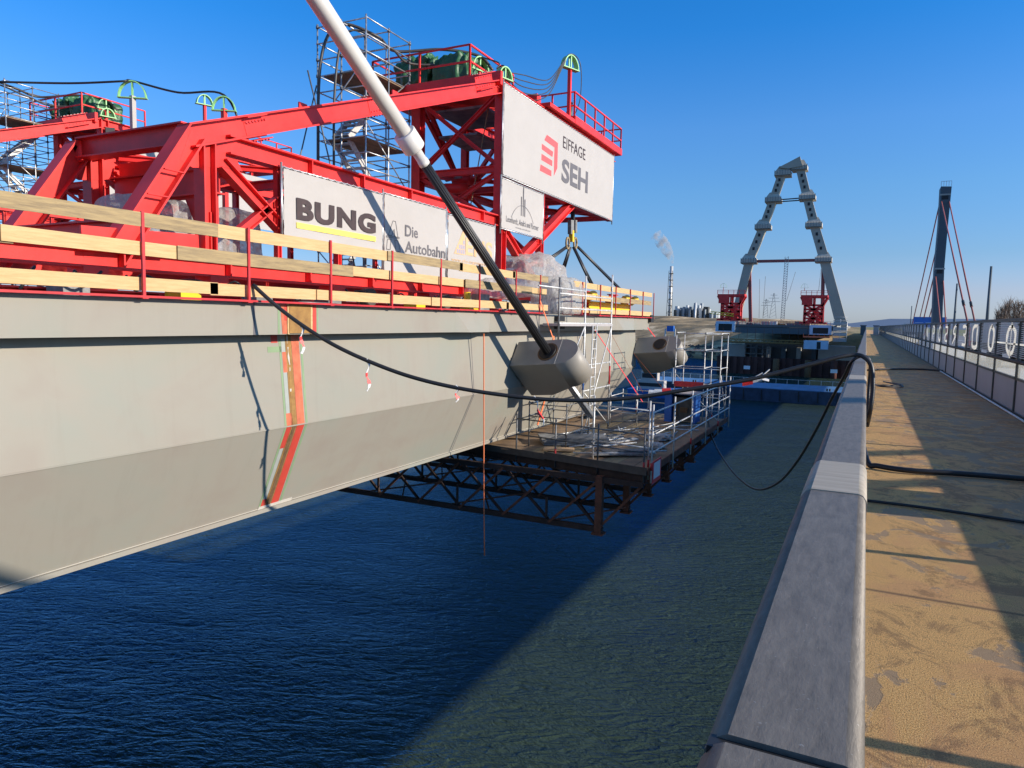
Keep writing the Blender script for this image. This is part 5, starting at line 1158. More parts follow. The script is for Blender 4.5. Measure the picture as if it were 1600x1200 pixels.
def cutbox(x0, x1, z0, z1, y, nm='cut_section'):
    mb = MB(); t_ = .75
    for (a, b_, c, d) in ((x0, x1, z1-t_, z1), (x0, x0+t_, z0, z1-t_), (x1-t_, x1, z0, z1-t_), (x0+t_, x1-t_, z0, z0+.28)): mb.box((a, y, c), (b_, y+.3, d))
    for k in range(7): zz = z0+(z1-z0)*k/7; mb.box((x0-.22, y+.02, zz), (x0, y+.25, zz+.25)); mb.box((x1, y+.02, zz), (x1+.22, y+.25, zz+.25))
    obj(nm, mb, 'face_blue', fd)
    mb = MB(); mb.box((x0+.05, y+.32, z0), (x1-.05, 400, z1-.05)); obj('box_girder', mb, 'girder_dark', fd)
    mb = MB(); mb.box((x0+t_, y+.1, z0+.28), (x1-t_, y+.31, z1-t_)); obj('inside', mb, 'black', fd)
P2 = lambda px, py: at(px, py, Y=YD)
cutbox(P2(1119, 503).x, P2(1148, 503).x, P2(1130, 518).z, P2(1130, 502).z, YD)
cutbox(P2(1266, 509).x, P2(1299, 509).x, P2(1280, 523).z, P2(1280, 508).z, YD)
t = thing('deck_segment', 'pale blue box segment hanging below the right end of the opposite deck', 'deck segment', tuple(P2(1276, 540)))
a, b_ = P2(1260, 531), P2(1294, 547); mb = MB(); mb.box((a.x, YD-6, b_.z+.3), (b_.x, YD-5.7, a.z)); 
for k in range(8): zz = b_.z+.3+(a.z-b_.z-.3)*k/8; mb.box((a.x-.25, YD-5.98, zz), (a.x, YD-5.75, zz+.25)); mb.box((b_.x, YD-5.98, zz), (b_.x+.25, YD-5.75, zz+.25))
obj('end_face', mb, 'face_blue', t); mb = MB(); mb.box((a.x+.1, YD-5.69, b_.z+.3), (b_.x-.1, YD+4, a.z-.1)); obj('body', mb, 'girder_dark', t)
q = P2(1281, 539); mb = MB(); mb.box((q.x-.5, YD-6.06, q.z-1), (q.x+.5, YD-6.01, q.z+1)); obj('doorway', mb, 'black', t)
t = thing('hanging_gangway', 'orange edged gangway under the right box of the opposite deck', 'gangway', tuple(P2(1276, 526)))
a, b_ = P2(1257, 523), P2(1297, 528); mb = MB(); mb.box((a.x, YD-4, b_.z), (b_.x, YD-.5, b_.z+.35)); obj('floor', mb, 'orange_primer', t)
mb = MB()
for k in range(6): mb.beam((a.x+(b_.x-a.x)*k/5, YD-4, b_.z), (a.x+(b_.x-a.x)*k/5, YD-4, a.z+.3), .12, .12)
obj('railing', mb, 'orange_primer', t)
# under-deck inspection truss
t = thing('inspection_truss', 'brown lattice gangway hanging across under the opposite deck', 'gangway', tuple(P2(1200, 532)))
a, b_ = P2(1130, 529), P2(1256, 538)
for z in (a.z, b_.z+.2): mb = MB(); mb.beam((a.x, YD-1, z), (b_.x, YD-1, z), .25, .25); obj('chord', mb, 'rust', t)
x = a.x; k = 0
mb = MB()
while x < b_.x-1.6: mb.beam((x, YD-1, a.z), (x+1.6, YD-1, b_.z+.2), .12, .12); mb.beam((x+1.6, YD-1, a.z), (x, YD-1, b_.z+.2), .12, .12); x += 1.6
obj('lattice', mb, 'rust', t)
mb = MB(); mb.box((a.x, YD-1, b_.z-.2), (b_.x, YD+2.5, b_.z+.05)); obj('floor', mb, 'rust_dark', t)
mb = MB()
for k in range(12): mb.beam((a.x+k*2.4, YD-1, ZD-1.2), (a.x+k*2.4, YD-1, a.z), .1, .1)
obj('hanger', mb, 'truss_steel', t)
# pier
YPI = 236
Q = lambda px, py, Y=YPI: at(px, py, Y=Y)
pr = thing('bridge_pier', 'broad concrete pier of the new bridge above dark red sheet piles', 'pier', tuple(Q(1230, 585)))
for (a, b_, c, d) in ((1131, 1163, 538, 570), (1279, 1334, 540, 577)):
    p, q = Q(a, c), Q(b_, d); mb = MB(); mb.box((p.x, YPI, q.z-.2), (q.x, YPI+9, p.z)); obj('shaft', mb, 'concrete', pr)
p, q = Q(1160, 536), Q(1282, 572); mb = MB(); mb.box((p.x, YPI+5, q.z), (q.x, YPI+9, p.z)); obj('recess_wall', mb, 'girder_dark', pr)  # shade of the recess put into the dark wall colour
for k in range(5): x = p.x+(q.x-p.x)*(.12+.19*k); mb = MB(); mb.box((x, YPI+1.5, q.z), (x+1.3, YPI+5, p.z-1)); obj('column', mb, 'concrete' if k in (1, 3) else 'pylon_dark', pr)
mb = MB(); p, q = Q(1128, 569), Q(1336, 576); mb.box((p.x, YPI-9, q.z-.1), (q.x, YPI+10, q.z+1.0)); obj('footing', mb, 'pylon_dark', pr)
cof = thing('sheet_pile_wall', 'dark red sheet pile wall around the pier foot with pale notice boards', 'sheet piling', tuple(Q(1230, 600)))
p, q = Q(1120, 568, 224), Q(1340, 600, 224); mb = MB(); x = p.x; i = 0
while x < q.x: mb.box((x, 224-(i % 2)*.5, -1), (x+.98, 224.6-(i % 2)*.5, 5.2)); x += 1.0; i += 1
obj('piles', mb, 'sheet_pile', cof)
for px in (1212, 1262, 1302): r_ = Q(px, 585, 222.5); mb = MB(); mb.tube([(r_.x, 222, -1), (r_.x, 222, 5.0)], .9, 12); obj('dolphin', mb, 'rust_dark' if px != 1302 else 'sheet_pile', cof)
for px, py in ((1167, 574), (1303, 580)): r_ = Q(px, py, 221); mb = MB(); mb.box((r_.x-.9, 220.9, r_.z-.55), (r_.x+.9, 221, r_.z+.5)); obj('notice_board', mb, 'white_tape', cof)
# scaffold and small items in the recess
t = thing('pier_scaffold', 'grey scaffold standing in the shaded recess of the far pier', 'scaffold', tuple(Q(1190, 560))); p = Q(1165, 538); q = Q(1185, 570)
scaff(t, [p.x+1.8*k for k in range(5)], [YPI-2, YPI], (q.z-.4, p.z), [q.z+1.8*k for k in range(4)], r=.07, mt='clutter_grey', brace=False)
rd = random.Random(11)
for k in range(8):
    r_ = Q(1168+13*k+rd.uniform(-4, 4), rd.uniform(562, 574), 230); s_ = rd.uniform(.4, 1.0); mb = MB(); mb.box((r_.x-s_, 229, r_.z-s_*.6), (r_.x+s_, 230.2, r_.z+s_*.5)); mb.box((r_.x-s_*.5, 228.9, r_.z+s_*.5), (r_.x+s_*.4, 230, r_.z+s_*.9))
    tag(obj('site_crate', mb, rd.choice(('clutter_grey', 'light_tube', 'pylon_dark', 'rust'))), WORDS[k]+' crate from the left in the shaded recess of the far pier', 'crate', 'site material at the far pier')
# white stack of scaffold at the right end of the far deck
t = thing('stair_tower', 'pale scaffold stair tower at the right end of the opposite deck below the pylon leg', 'scaffold', tuple(Q(1313, 530, 224)))
p, q = Q(1303, 499, 224), Q(1322, 534, 224)
scaff(t, [p.x, (p.x+q.x)/2, q.x], [224, 226], (q.z, p.z), [q.z+1.0*k for k in range(8)], r=.06, mt='light_tube', brace=False)
for k in range(4): z = q.z+1.6*k; mb = MB(); mb.box((p.x, 224, z), (q.x, 226, z+.9)); obj('sheeting', mb, 'vinyl', t)
# barges
def barge(label, x0, x1, y0, y1, h, mt='barge_blue', side='blue_dark', g='barges moored under the new bridge'):
    t = thing('barge', label, 'barge', ((x0+x1)/2, (y0+y1)/2, 0), g)
    mb = MB(); mb.add([(x0, y0, -.5), (x1, y0, -.5), (x1, y1, -.5), (x0, y1, -.5), (x0-.3, y0-.3, h), (x1+.3, y0-.3, h), (x1+.3, y1+.3, h), (x0-.3, y1+.3, h)], [(0,3,2,1),(4,5,6,7),(0,1,5,4),(1,2,6,5),(2,3,7,6),(3,0,4,7)]); obj('hull', mb, side, t)
    mb = MB(); mb.box((x0-.2, y0-.2, h+.004), (x1+.2, y1+.2, h+.12)); obj('deck', mb, mt, t)
    x = x0
    while x < x1-1: mb = MB(); mb.box((x, y0-.36, .3), (x+.18, y0-.2, h-.2)); obj('fender', mb, 'black', t); x += 3.4
    mb = MB(); x = x0+.5
    mb.beam((x0, y1, h+1.1), (x1, y1, h+1.1), .06, .06)
    while x < x1: mb.beam((x, y1, h+.1), (x, y1, h+1.15), .07, .07); x += 2.2
    obj('railing', mb, 'light_tube', t)
    mb = MB(); 
    for x in (x0+2, x1-3): mb.tube([(x, y0+1, h+.1), (x, y0+1, h+.6)], .16, 8); mb.tube([(x+.5, y0+1, h+.1), (x+.5, y0+1, h+.6)], .16, 8)
    obj('bollard', mb, 'black', t); return t
B0 = at(1140, 629, Z=0); B1 = at(1300, 629, Z=0); ybn = 146
barge('long blue decked barge lying across in front of the far pier', at(1106, 629, Y=ybn).x, at(1318, 629, Y=ybn).x, ybn, ybn+13, 2.5)
barge('blue work barge half hidden behind the platform scaffolds', at(1004, 620, Y=150).x, at(1100, 620, Y=150).x, 152, 164, 2.3)
t = thing('work_boat', 'white and blue work boat behind the second anchor box', 'boat', (at(1030, 600, Y=140).x, 140, 0))
bx = at(1030, 600, Y=140).x; mb = MB(); n_ = 12; sec = []
for i in range(n_+1):
    f = i/n_; w2 = 2.0*(1-max(0, (f-.6)/.4)**2); x = bx-6+12*f; sec += [(x, 140-w2, 1.6+.6*f*f), (x, 140-w2*.6, -.3), (x, 140+w2*.6, -.3), (x, 140+w2, 1.6+.6*f*f)]
mb.add(sec, [(4*i+j, 4*i+4+j, 4*i+4+(j+1) % 4, 4*i+(j+1) % 4) for i in range(n_) for j in range(4)] + [(0, 1, 2, 3)]); fixn(obj('hull', mb, 'blue_paint', t))
mb = MB(); mb.box((bx-4.5, 138.9, 1.6), (bx+1.2, 141.1, 3.4)); mb.box((bx-3.5, 139.1, 3.4), (bx-.2, 140.9, 5.2)); obj('cabin', mb, 'vinyl', t); mb = MB(); mb.box((bx-3.3, 139.06, 3.9), (bx-.4, 139.09, 4.8)); mb.box((bx-4, 138.86, 2.2), (bx+.8, 138.89, 2.9)); obj('window', mb, 'black', t)
t = thing('marker_frame', 'blue box on white posts standing behind the girder tip', 'marker', (at(1045, 520, Y=150).x, 150, 2)); a, b_ = at(1042, 509, Y=150), at(1052, 518, Y=150)
mb = MB(); mb.box((a.x, 150, b_.z), (b_.x, 151, a.z)); obj('box', mb, 'blue_paint', t); mb = MB(); mb.beam((a.x-.4, 150.5, 2), (a.x-.4, 150.5, a.z-.6), .25, .25); mb.beam((b_.x+.2, 150.5, 2), (b_.x+.2, 150.5, a.z-.6), .25, .25); mb.box((a.x, 150, 8), (b_.x, 151, 10)); obj('leg', mb, 'light_tube', t)

# ------------------------------------------------ A pylon
YA = 262.0; QA = lambda px, py: at(px, py, Y=YA)
ap = thing('new_pylon', 'tall grey A-shaped pylon of the new bridge with bulging collars on both legs', 'bridge pylon', tuple(QA(1232, 505)))
leftp = [(1146, 512), (1172, 405), (1194, 352), (1209, 311), (1223, 270)]; rightp = [(1316, 512), (1288, 405), (1272, 350), (1261, 307), (1250, 262)]
def leg(pts, ws, nm='leg'):
    for i, (a, b_) in enumerate(zip(pts[:-1], pts[1:])):
        p, q = QA(*a), QA(*b_); d = q-p; mb = MB(); mb.add([p+V((-ws[i]/2, -1.7, 0)), p+V((ws[i]/2, -1.7, 0)), p+V((ws[i]/2, 1.7, 0)), p+V((-ws[i]/2, 1.7, 0)), q+V((-ws[i+1]/2, -1.7, 0)), q+V((ws[i+1]/2, -1.7, 0)), q+V((ws[i+1]/2, 1.7, 0)), q+V((-ws[i+1]/2, 1.7, 0))], [(0,3,2,1),(4,5,6,7),(0,1,5,4),(1,2,6,5),(2,3,7,6),(3,0,4,7)])
        obj(nm, mb, 'pylon_grey', ap)
        # dark openings up the leg face
        if i > 0:
            for f in (.3, .5, .7): c = p+d*f; m2_ = MB(); m2_.box((c.x-.35, YA-1.8, c.z-.5), (c.x+.35, YA-1.71, c.z+.5)); obj('opening', m2_, 'black', ap)
leg(leftp, [3.0, 2.8, 2.6, 2.5, 2.5]); leg(rightp, [3.6, 3.2, 3.0, 2.8, 2.7])
def collar(px, py, s_=1.0):
    c = QA(px, py); mb = MB(); w_ = 2.55*s_
    def ring(z, wx, wy): return [(c.x-wx, YA-wy, z), (c.x+wx, YA-wy, z), (c.x+wx, YA+wy, z), (c.x-wx, YA+wy, z)]
    rs = [ring(c.z-1.1, w_*.85, w_*.8), ring(c.z-1.0, w_, w_), ring(c.z+.6, w_, w_), ring(c.z+.95, w_*.86, w_*.86), ring(c.z+1.9, w_*.64, w_*.64), ring(c.z+2.5, w_*.5, w_*.5)]
    mb.add(sum(rs, []), [(4*i+j, 4*i+(j+1) % 4, 4*i+4+(j+1) % 4, 4*i+4+j) for i in range(5) for j in range(4)] + [(3, 2, 1, 0), (20, 21, 22, 23)]); obj('collar', mb, 'pylon_light', ap)
    mb = MB(); mb.box((c.x-w_*1.02, YA-w_*1.02, c.z-.95), (c.x+w_*1.02, YA+w_*1.02, c.z-.7)); obj('collar_band', mb, 'rust_dark', ap)
    mb = MB()
    for k in range(7): x = c.x-w_+2*w_*k/6; mb.beam((x, YA-w_*1.03, c.z-.9), (x, YA-w_*1.03, c.z+.9), .12, .12)
    obj('railing', mb, 'clutter_grey', ap)
for px, py in ((1171, 408), (1193, 355), (1209, 313), (1224, 272), (1287, 406), (1272, 352), (1262, 309)): collar(px, py)
collar(1250, 263, .95)
mb = MB(); a, b_, c = QA(1218, 264), QA(1232, 257), QA(1251, 247); e = QA(1255, 262); f_ = QA(1233, 266)
mb.poly([V((p.x, YA-2.9, p.z)) for p in (a, b_, c, e, f_)], (0, 5.2, 0)); fixn(obj('head_piece', mb, 'pylon_grey', ap))
for (y0, y1, x0, x1, mt, w_) in ((408.5, 406.5, 1178, 1282, 'cable_red', .95), (312.5, 309, 1213, 1257, 'truss_steel', .35), (315.5, 312.5, 1214, 1257, 'truss_steel', .35)):
    mb = MB(); mb.beam(QA(x0, y0), QA(x1, y1), w_, w_); obj('strut', mb, mt, ap)
for (x0, y0, x1, y1) in ((1170.8, 412, 1172.8, 503), (1286.5, 412, 1284.5, 503)): mb = MB(); mb.beam(QA(x0, y0), QA(x1, y1), 1.1, 1.1); obj('temporary_prop', mb, 'cable_red', ap)
mb = MB(); mb.beam(QA(1290, 466), QA(1312, 466), 2.2, 1.0); obj('work_stage', mb, 'fence_steel', ap)
# thin lifting mast between the legs
t = thing('lattice_mast', 'thin leaning lattice mast standing between the pylon legs', 'mast', tuple(at(1223, 495, Y=240))); mb = MB(); a, b_ = at(1222.5, 500, Y=240), at(1229.5, 401, Y=240)
for dx in (-.5, .5): mb.beam(a+V((dx, 0, 0)), b_+V((dx, 0, 0)), .13, .13)
for k in range(26): p = a+(b_-a)*(k/26); q = a+(b_-a)*((k+1)/26); mb.beam(p+V((-.5, 0, 0)), q+V((.5, 0, 0)), .08, .08); mb.beam(p+V((-.5, 0, 0)), p+V((.5, 0, 0)), .08, .08)
obj('lattice', mb, 'clutter_grey', t)
for k, (x0, y0, x1, y1) in enumerate(((1196, 432, 1192, 497), (1187, 436, 1186, 497), (1243, 425, 1229, 470), (1283, 420, 1279, 455))):
    mb = MB(); mb.tube([at(x0, y0, Y=240), at(x1, y1, Y=240)], .05, 4); tag(obj('guy_wire', mb, 'fence_steel'), ('thin wire dropping left of the lattice mast', 'thin wire nearest the left pylon leg', 'thin wire slanting right of the lattice mast', 'thin wire beside the right pylon leg')[k], 'wire', 'wires between the pylon legs')
# far red derricks
def farderrick(px0, px1, pyt, pyb, label, Y=232, flip=1):
    p, q = at(px0, pyt, Y=Y), at(px1, pyb, Y=Y); W, H_ = q.x-p.x, p.z-q.z; t = thing('derrick_crane', label, 'derrick crane', (p.x+W/2, Y, q.z), 'far red derricks'); cx = p.x+W/2
    def b(x0, z0, x1, z1, w_=.45, y=0, nm='beam'): mb = MB(); mb.beam((p.x+W*x0, Y+y, q.z+H_*z0), (p.x+W*x1, Y+y, q.z+H_*z1), w_, w_); obj(nm, mb, 'red_paint', t)
    for y in (0, 3.4):
        for (x0, z0, x1, z1) in ((.16, 0, .16, .8), (.5, 0, .5, .8), (.84, 0, .84, .8), (.16, 0, .84, .28), (.84, 0, .16, .28), (.16, .28, .84, .55), (.84, .28, .16, .55), (.16, .28, .84, .28), (.16, .55, .84, .55), (.16, .42, .84, .42), (.16, .14, .84, .14), (.0, .8, 1.0, .8), (.0, .8, .16, .55), (1., .8, .84, .55), (.0, .0, 1.0, .0)): b(x0, z0, x1, z1, .55, y)
    mb = MB(); mb.box((p.x, Y-.6, q.z+H_*.78), (p.x+W, Y+4, q.z+H_*.86)); obj('platform', mb, 'red_paint', t)
    mb = MB(); mb.box((p.x+W*.05, Y-.7, q.z+H_*.55), (p.x+W*.45, Y-.3, q.z+H_*.78)); obj('side_panel', mb, 'red_paint', t)
    for k in range(6): b(k/5, .86, k/5, 1.0, .14, -.5, 'railing_post')
    b(0, .99, 1, .99, .12, -.5, 'railing'); b(0, .93, 1, .93, .1, -.5, 'railing')
    guide(p.x+W*(.2 if flip > 0 else .12), Y, q.z+H_*1.0, 1.0, .8, 0, t)
    for k in range(5): mb = MB(); x = p.x+W*(.3+.1*k); mb.box((x, Y+.5, q.z+.2+k % 3), (x+1.2, Y+2.6, q.z+1.6+k % 3)); obj('winch_part', mb, 'red_paint', t)
farderrick(1122, 1162, 453, 500, 'far red derrick standing at the left end of the opposite deck'); farderrick(1252, 1291, 454, 505, 'far red derrick standing at the right end of the opposite deck', flip=-1)
t = thing('gangway_crane', 'orange lattice boom lying beside the left far derrick', 'crane boom', tuple(at(1120, 491, Y=228))); mb = MB(); a, b_ = at(1110, 490, Y=228), at(1146, 494, Y=228)
for dz in (0, .7): mb.beam(a+V((0, 0, dz)), b_+V((0, 0, dz)), .2, .2)
for k in range(7): mb.beam(a+(b_-a)*(k/7), a+(b_-a)*((k+1)/7)+V((0, 0, .7)), .12, .12)
obj('lattice', mb, 'yellow_paint', t)
# deck clutter far
names = [('site_container', 'container', ('white site container on the opposite deck between the derricks', 'grey site container on the opposite deck beside the left derrick'))]
rd = random.Random(4); px = 1166; k = 0
while px < 1262:
    w_ = rd.uniform(9.5, 12); h = rd.uniform(2, 6.5); a, b_ = at(px, 504-h, Y=236), at(px+w_, 504, Y=236); mb = MB(); mb.box((a.x, 236, ZD), (b_.x, 238, ZD+(a.z-b_.z))); mb.box((a.x+.2, 235.8, ZD+.3), (a.x+.7, 236, ZD+.3+(a.z-b_.z)*.5))
    tag(obj('site_material', mb, rd.choice(('light_tube', 'vinyl', 'clutter_grey', 'pylon_dark', 'concrete', 'rust'))), WORDS[k]+' low material stack from the left between the far red derricks', 'material stack', 'site material on the opposite deck'); px += w_+rd.uniform(1.0, 2.5); k = min(k+1, 7)
mb = MB()
for k in range(40): x = xl+(xr-xl)*k/39; mb.beam((x, YD+1.2, ZD), (x, YD+1.2, ZD+1.2), .08, .08)
for z in (.6, 1.2): mb.beam((xl, YD+1.2, ZD+z), (xr, YD+1.2, ZD+z), .07, .07)
obj('edge_railing', mb, 'red_post', fd)

# ------------------------------------------------ chimney, steam and plant
YC = 1250.0; Q3 = lambda px, py, Y=YC: at(px, py, Y=Y)
a, b_ = Q3(1045.5, 493), Q3(1050, 416); r0 = (Q3(1052.5, 420).x-Q3(1047.5, 420).x)/2; base = V((a.x, YC, 2)); topc = V((a.x+.5, YC, b_.z))
ch = thing('chimney', 'slim steel chimney with dark rings trailing white steam', 'chimney', tuple(base)); base.x = topc.x = Q3(1048, 455).x
mb = MB(); mb.tube([base, topc], [r0*1.15, r0], 16); obj('flue', mb, 'light_tube', ch)
for k in range(9): z = base.z+(topc.z-base.z)*(.08+.1*k); mb = MB(); mb.tube([(base.x, YC, z), (base.x, YC, z+1.1)], r0*1.35, 16); obj('ring', mb, 'fence_steel', ch)
mb = MB()
for k in range(10): z0 = base.z+(topc.z-base.z)*(.09*k); z1 = z0+(topc.z-base.z)*.09; s_ = 1 if k % 2 else -1; w_ = r0*1.5*(1.15-.03*k); mb.beam((base.x-s_*w_, YC-r0*1.6, z0), (base.x+s_*w_, YC-r0*1.6, z1), .5, .5)
for s_ in (-1, 1): mb.beam((base.x+s_*r0*1.9, YC-r0*1.6, base.z), (base.x+s_*r0*1.15, YC-r0*1.6, topc.z-8), .7, .7)
obj('lattice_support', mb, 'fence_steel', ch)
m = bpy.data.materials.new('steam'); m.use_nodes = True; n = m.node_tree.nodes; l = m.node_tree.links; n.remove(n['Principled BSDF']); M['steam'] = m
pv = n.new('ShaderNodeVolumePrincipled'); pv.inputs['Color'].default_value = (.95, .93, .92, 1); tc = n.new('ShaderNodeTexCoord'); nz = n.new('ShaderNodeTexNoise'); nz.inputs['Scale'].default_value = .085; nz.inputs['Detail'].default_value = 8
l.new(tc.outputs['Object'], nz.inputs['Vector']); cr = ramp(n, [(.43, (0, 0, 0)), (.66, (.13, .13, .13))]); l.new(nz.outputs['Fac'], cr.inputs[0]); l.new(cr.outputs[0], pv.inputs['Density']); l.new(pv.outputs[0], n['Material Output'].inputs['Volume'])
sp_ = [(1050.5, 412, 2.2), (1049, 405, 5), (1045, 396, 8), (1040, 388, 9), (1035, 380, 10.5), (1029, 372, 11), (1024, 366, 8)]
mb = MB(); mb.tube(smoothline([Q3(x, y) for x, y, _ in sp_], 4), [1.5+10*math.sin(min(1, i/20)*1.9) + 1.5*NZ.noise(V((i*.7, 0, 0))) for i in range(25)], 14)
o = obj('steam_plume', mb, 'steam'); tag(o, 'pale steam plume drifting left from the slim chimney', 'steam', kind='stuff')
rd = random.Random(21)
for (p0_, p1_, pt, lab) in ((1052, 1071, 477, 'left block of the distant power plant'), (1071, 1091, 472, 'tallest middle block of the distant power plant'), (1092, 1105, 476, 'right block of the distant power plant'), (1105, 1121, 486, 'low pale hall right of the distant power plant')):
    t = thing('power_plant', lab, 'power plant', tuple(Q3((p0_+p1_)/2, 492, 1200)), 'power plant blocks'); x = p0_
    while x < p1_-.8:
        w_ = rd.uniform(1.2, 4.2); h = rd.uniform(.45, 1.0)*(492-pt); a, b_ = Q3(x, 493-h, 1200), Q3(min(x+w_, p1_), 493, 1200)
        mb = MB(); yy = 1200+rd.uniform(-15, 30); mb.box((a.x, yy, 2), (b_.x, yy+12, a.z)); 
        for k in range(int((a.z-6)/5)): mb.box((a.x-.4, yy-.8, 6+5*k), (b_.x+.4, yy, 6.6+5*k))
        obj('tower', mb, rd.choice(('plant_steel', 'light_tube', 'fence_steel', 'plant_steel')), t); x += w_*.75
    if p0_ == 1071: mb = MB(); a = Q3(1087, 473, 1190); mb.tube([(a.x, 1190, 2), (a.x, 1190, a.z)], 1.6, 8); obj('stack', mb, 'light_tube', t)
# power line pylons
for (px, pt, pb, lab) in ((1197.5, 467, 494, 'shorter left power line pylon on the horizon'), (1209.5, 458, 494, 'taller power line pylon on the horizon')):
    a, b_ = at(px, pt, Y=900), at(px, pb+3, Y=900); t = thing('power_pylon', lab, 'power pylon', (a.x, 900, b_.z), 'power line pylons on the horizon'); mb = MB(); H_ = a.z-b_.z; w_ = H_*.13
    for s_ in (-1, 1): mb.beam((a.x+s_*w_, 900, b_.z), (a.x+s_*.4, 900, a.z), .35, .35)
    for k in range(7):
        f0, f1 = k/7, (k+1)/7; mb.beam((a.x-w_*(1-f0), 900, b_.z+H_*f0), (a.x+w_*(1-f1), 900, b_.z+H_*f1), .22, .22)
    obj('mast', mb, 'clutter_grey', t)
    for f, l_ in ((.66, .26), (.8, .2), (.92, .13)): mb = MB(); mb.beam((a.x-H_*l_, 900, b_.z+H_*f), (a.x+H_*l_, 900, b_.z+H_*f), .35, .35); obj('arm', mb, 'clutter_grey', t)
# shore rocks
rd = random.Random(33); mb = MB()
for k in range(900):
    x = rd.uniform(-330, 5); ys2 = 285+max(0, -45-x)*1.15+rd.uniform(-2, 14); s_ = rd.uniform(.5, 1.7); z = bank_h(x, ys2)
    c = V((x, ys2, max(z, 0)+s_*.2)); vs = [c+V((rd.uniform(.6, 1)*dx*s_, rd.uniform(.6, 1)*dy*s_, dz*s_*rd.uniform(.5, .9))) for dx, dy, dz in ((1,0,0),(0,1,0),(-1,0,0),(0,-1,0),(0,0,1))]; mb.add(vs, [(0,1,4),(1,2,4),(2,3,4),(3,0,4)])
tag(obj('shore_rocks', mb, 'rock'), 'dark riprap stones along the far river bank', 'rocks', kind='stuff')

# ------------------------------------------------ old bridge pylon, cables, lamps, sign, traffic, trees
PX = 10.0; Yp = at(1464, 500, X=PX).y; QP = lambda px, py: at(px, py, Y=Yp)
op = thing('old_pylon', 'single dark blue-grey box pylon of the old bridge widening at its top', 'bridge pylon', (PX, Yp, ZW))
vs = []; d = 1.6
for (l_, r_, y_) in (((1455.5), 1470.5, 512), (1459.5, 1474, 420), (1466, 1480, 350), (1469, 1485.5, 294)):
    a, b_ = QP(l_, y_), QP(r_, y_); vs += [(a.x, Yp-d, a.z), (b_.x, Yp-d, b_.z), (b_.x, Yp+d, b_.z), (a.x, Yp+d, a.z)]
mb = MB(); mb.add(vs, [(4*i+j, 4*i+(j+1) % 4, 4*i+4+(j+1) % 4, 4*i+4+j) for i in range(3) for j in range(4)]+[(3, 2, 1, 0), (12, 13, 14, 15)]); obj('shaft', mb, 'pylon_dark', op)
for y_ in (307, 421): a, b_ = QP(1467, y_), QP(1484 if y_ < 400 else 1475, y_); a.x = a.x if y_ < 400 else QP(1459, y_).x; mb = MB(); mb.box((a.x, Yp-d-.05, a.z-.12), (b_.x, Yp-d+.2, a.z+.12)); obj('saddle_ledge', mb, 'concrete', op); mb = MB(); mb.box((a.x+.3, Yp-d-.03, a.z-.75), (b_.x-.3, Yp-d+.1, a.z-.12)); obj('saddle_recess', mb, 'black', op)
a, b_ = QP(1469, 294), QP(1485, 294); mb = MB()
for k in range(5): x = a.x+(b_.x-a.x)*k/4; mb.beam((x, Yp-d, a.z), (x, Yp-d, a.z+.75), .06, .06)
mb.beam((a.x, Yp-d, a.z+.75), (b_.x, Yp-d, a.z+.75), .06, .06); obj('railing', mb, 'light_tube', op)
CG = 'stay cables of the old bridge'; zt1 = QP(1476, 310).z; zt2 = QP(1467, 424).z; xt1 = QP(1476, 310).x; xt2 = QP(1467, 424).x
for (xo, zt_, xt_, px, lab, mt) in ((-.65, zt1, xt1, 1522, 'long red stay of the old bridge reaching nearest, left one of the pair', 'cable_red'), (.65, zt1, xt1, 1533, 'long red stay of the old bridge reaching nearest, right one of the pair', 'cable_red'),
                 (-.65, zt2, xt2, 1473.5, 'short red stay running down in front of the old pylon, left one', 'cable_red'), (.65, zt2, xt2, 1481, 'short red stay running down in front of the old pylon, right one', 'cable_red'),
                 (-.65, zt1, xt1, 1423, 'outermost stay going down left of the old pylon', 'cable_red'), (.65, zt1, xt1, 1432, 'second stay going down left of the old pylon', 'cable_red'), (-.65, zt2, xt2, 1438, 'third stay going down left of the old pylon', 'cable_red'), (.65, zt2, xt2, 1445, 'inner stay going down left of the old pylon', 'cable_red')):
    e = at(px, 512, Z=13.6); x_ = PX+xo; e = at(px, 508, X=x_); e.z = 13.4
    mb = MB(); mb.tube([(xt_+xo*.8, Yp, zt_), tuple(e)], .095, 8); o = obj('old_stay', mb, mt); tag(o, lab, 'stay cable', CG)
    if px in (1522, 1533): mb = MB(); f_ = .80; A__ = V((xt_+xo*.8, Yp, zt_)); mb.tube([A__+(e-A__)*(f_-.012), A__+(e-A__)*(f_+.012)], .15, 8); obj('clamp', mb, 'black', o)
for (px, pt, X_, lab) in ((1542, 416, 9.0, 'tall lamp mast of the old bridge right of the red stays'), (1491, 443, 9.0, 'lamp mast between the red stays of the old bridge'), (1423, 478, 9.0, 'small far lamp mast left of the old pylon')):
    b_ = at(px, 503, X=X_); topz = at(px+ (7 if px > 1500 else 5 if px > 1450 else 1.5), pt, Y=b_.y).z; t = thing('lamp_mast', lab, 'street lamp', (X_, b_.y, 13.4), 'lamp masts of the old bridge')
    mb = MB(); mb.tube([(X_, b_.y, 13.4), (X_, b_.y, topz)], [.14, .09], 8); obj('mast', mb, 'pylon_dark', t); mb = MB(); mb.beam((X_-.35, b_.y, topz-4.5), (X_+.35, b_.y, topz-4.5), .1, .12); obj('bracket', mb, 'pylon_dark', t)
t = thing('road_sign', 'wide blue motorway sign rising above the fence left of the old pylon', 'road sign', (8.5, 150, 13.4)); a, b_ = at(1428, 495, Y=150), at(1479, 503, Y=150)
mb = MB(); mb.box((a.x, 150, b_.z-1), (b_.x, 150.15, a.z)); obj('panel', mb, 'blue_paint', t); 
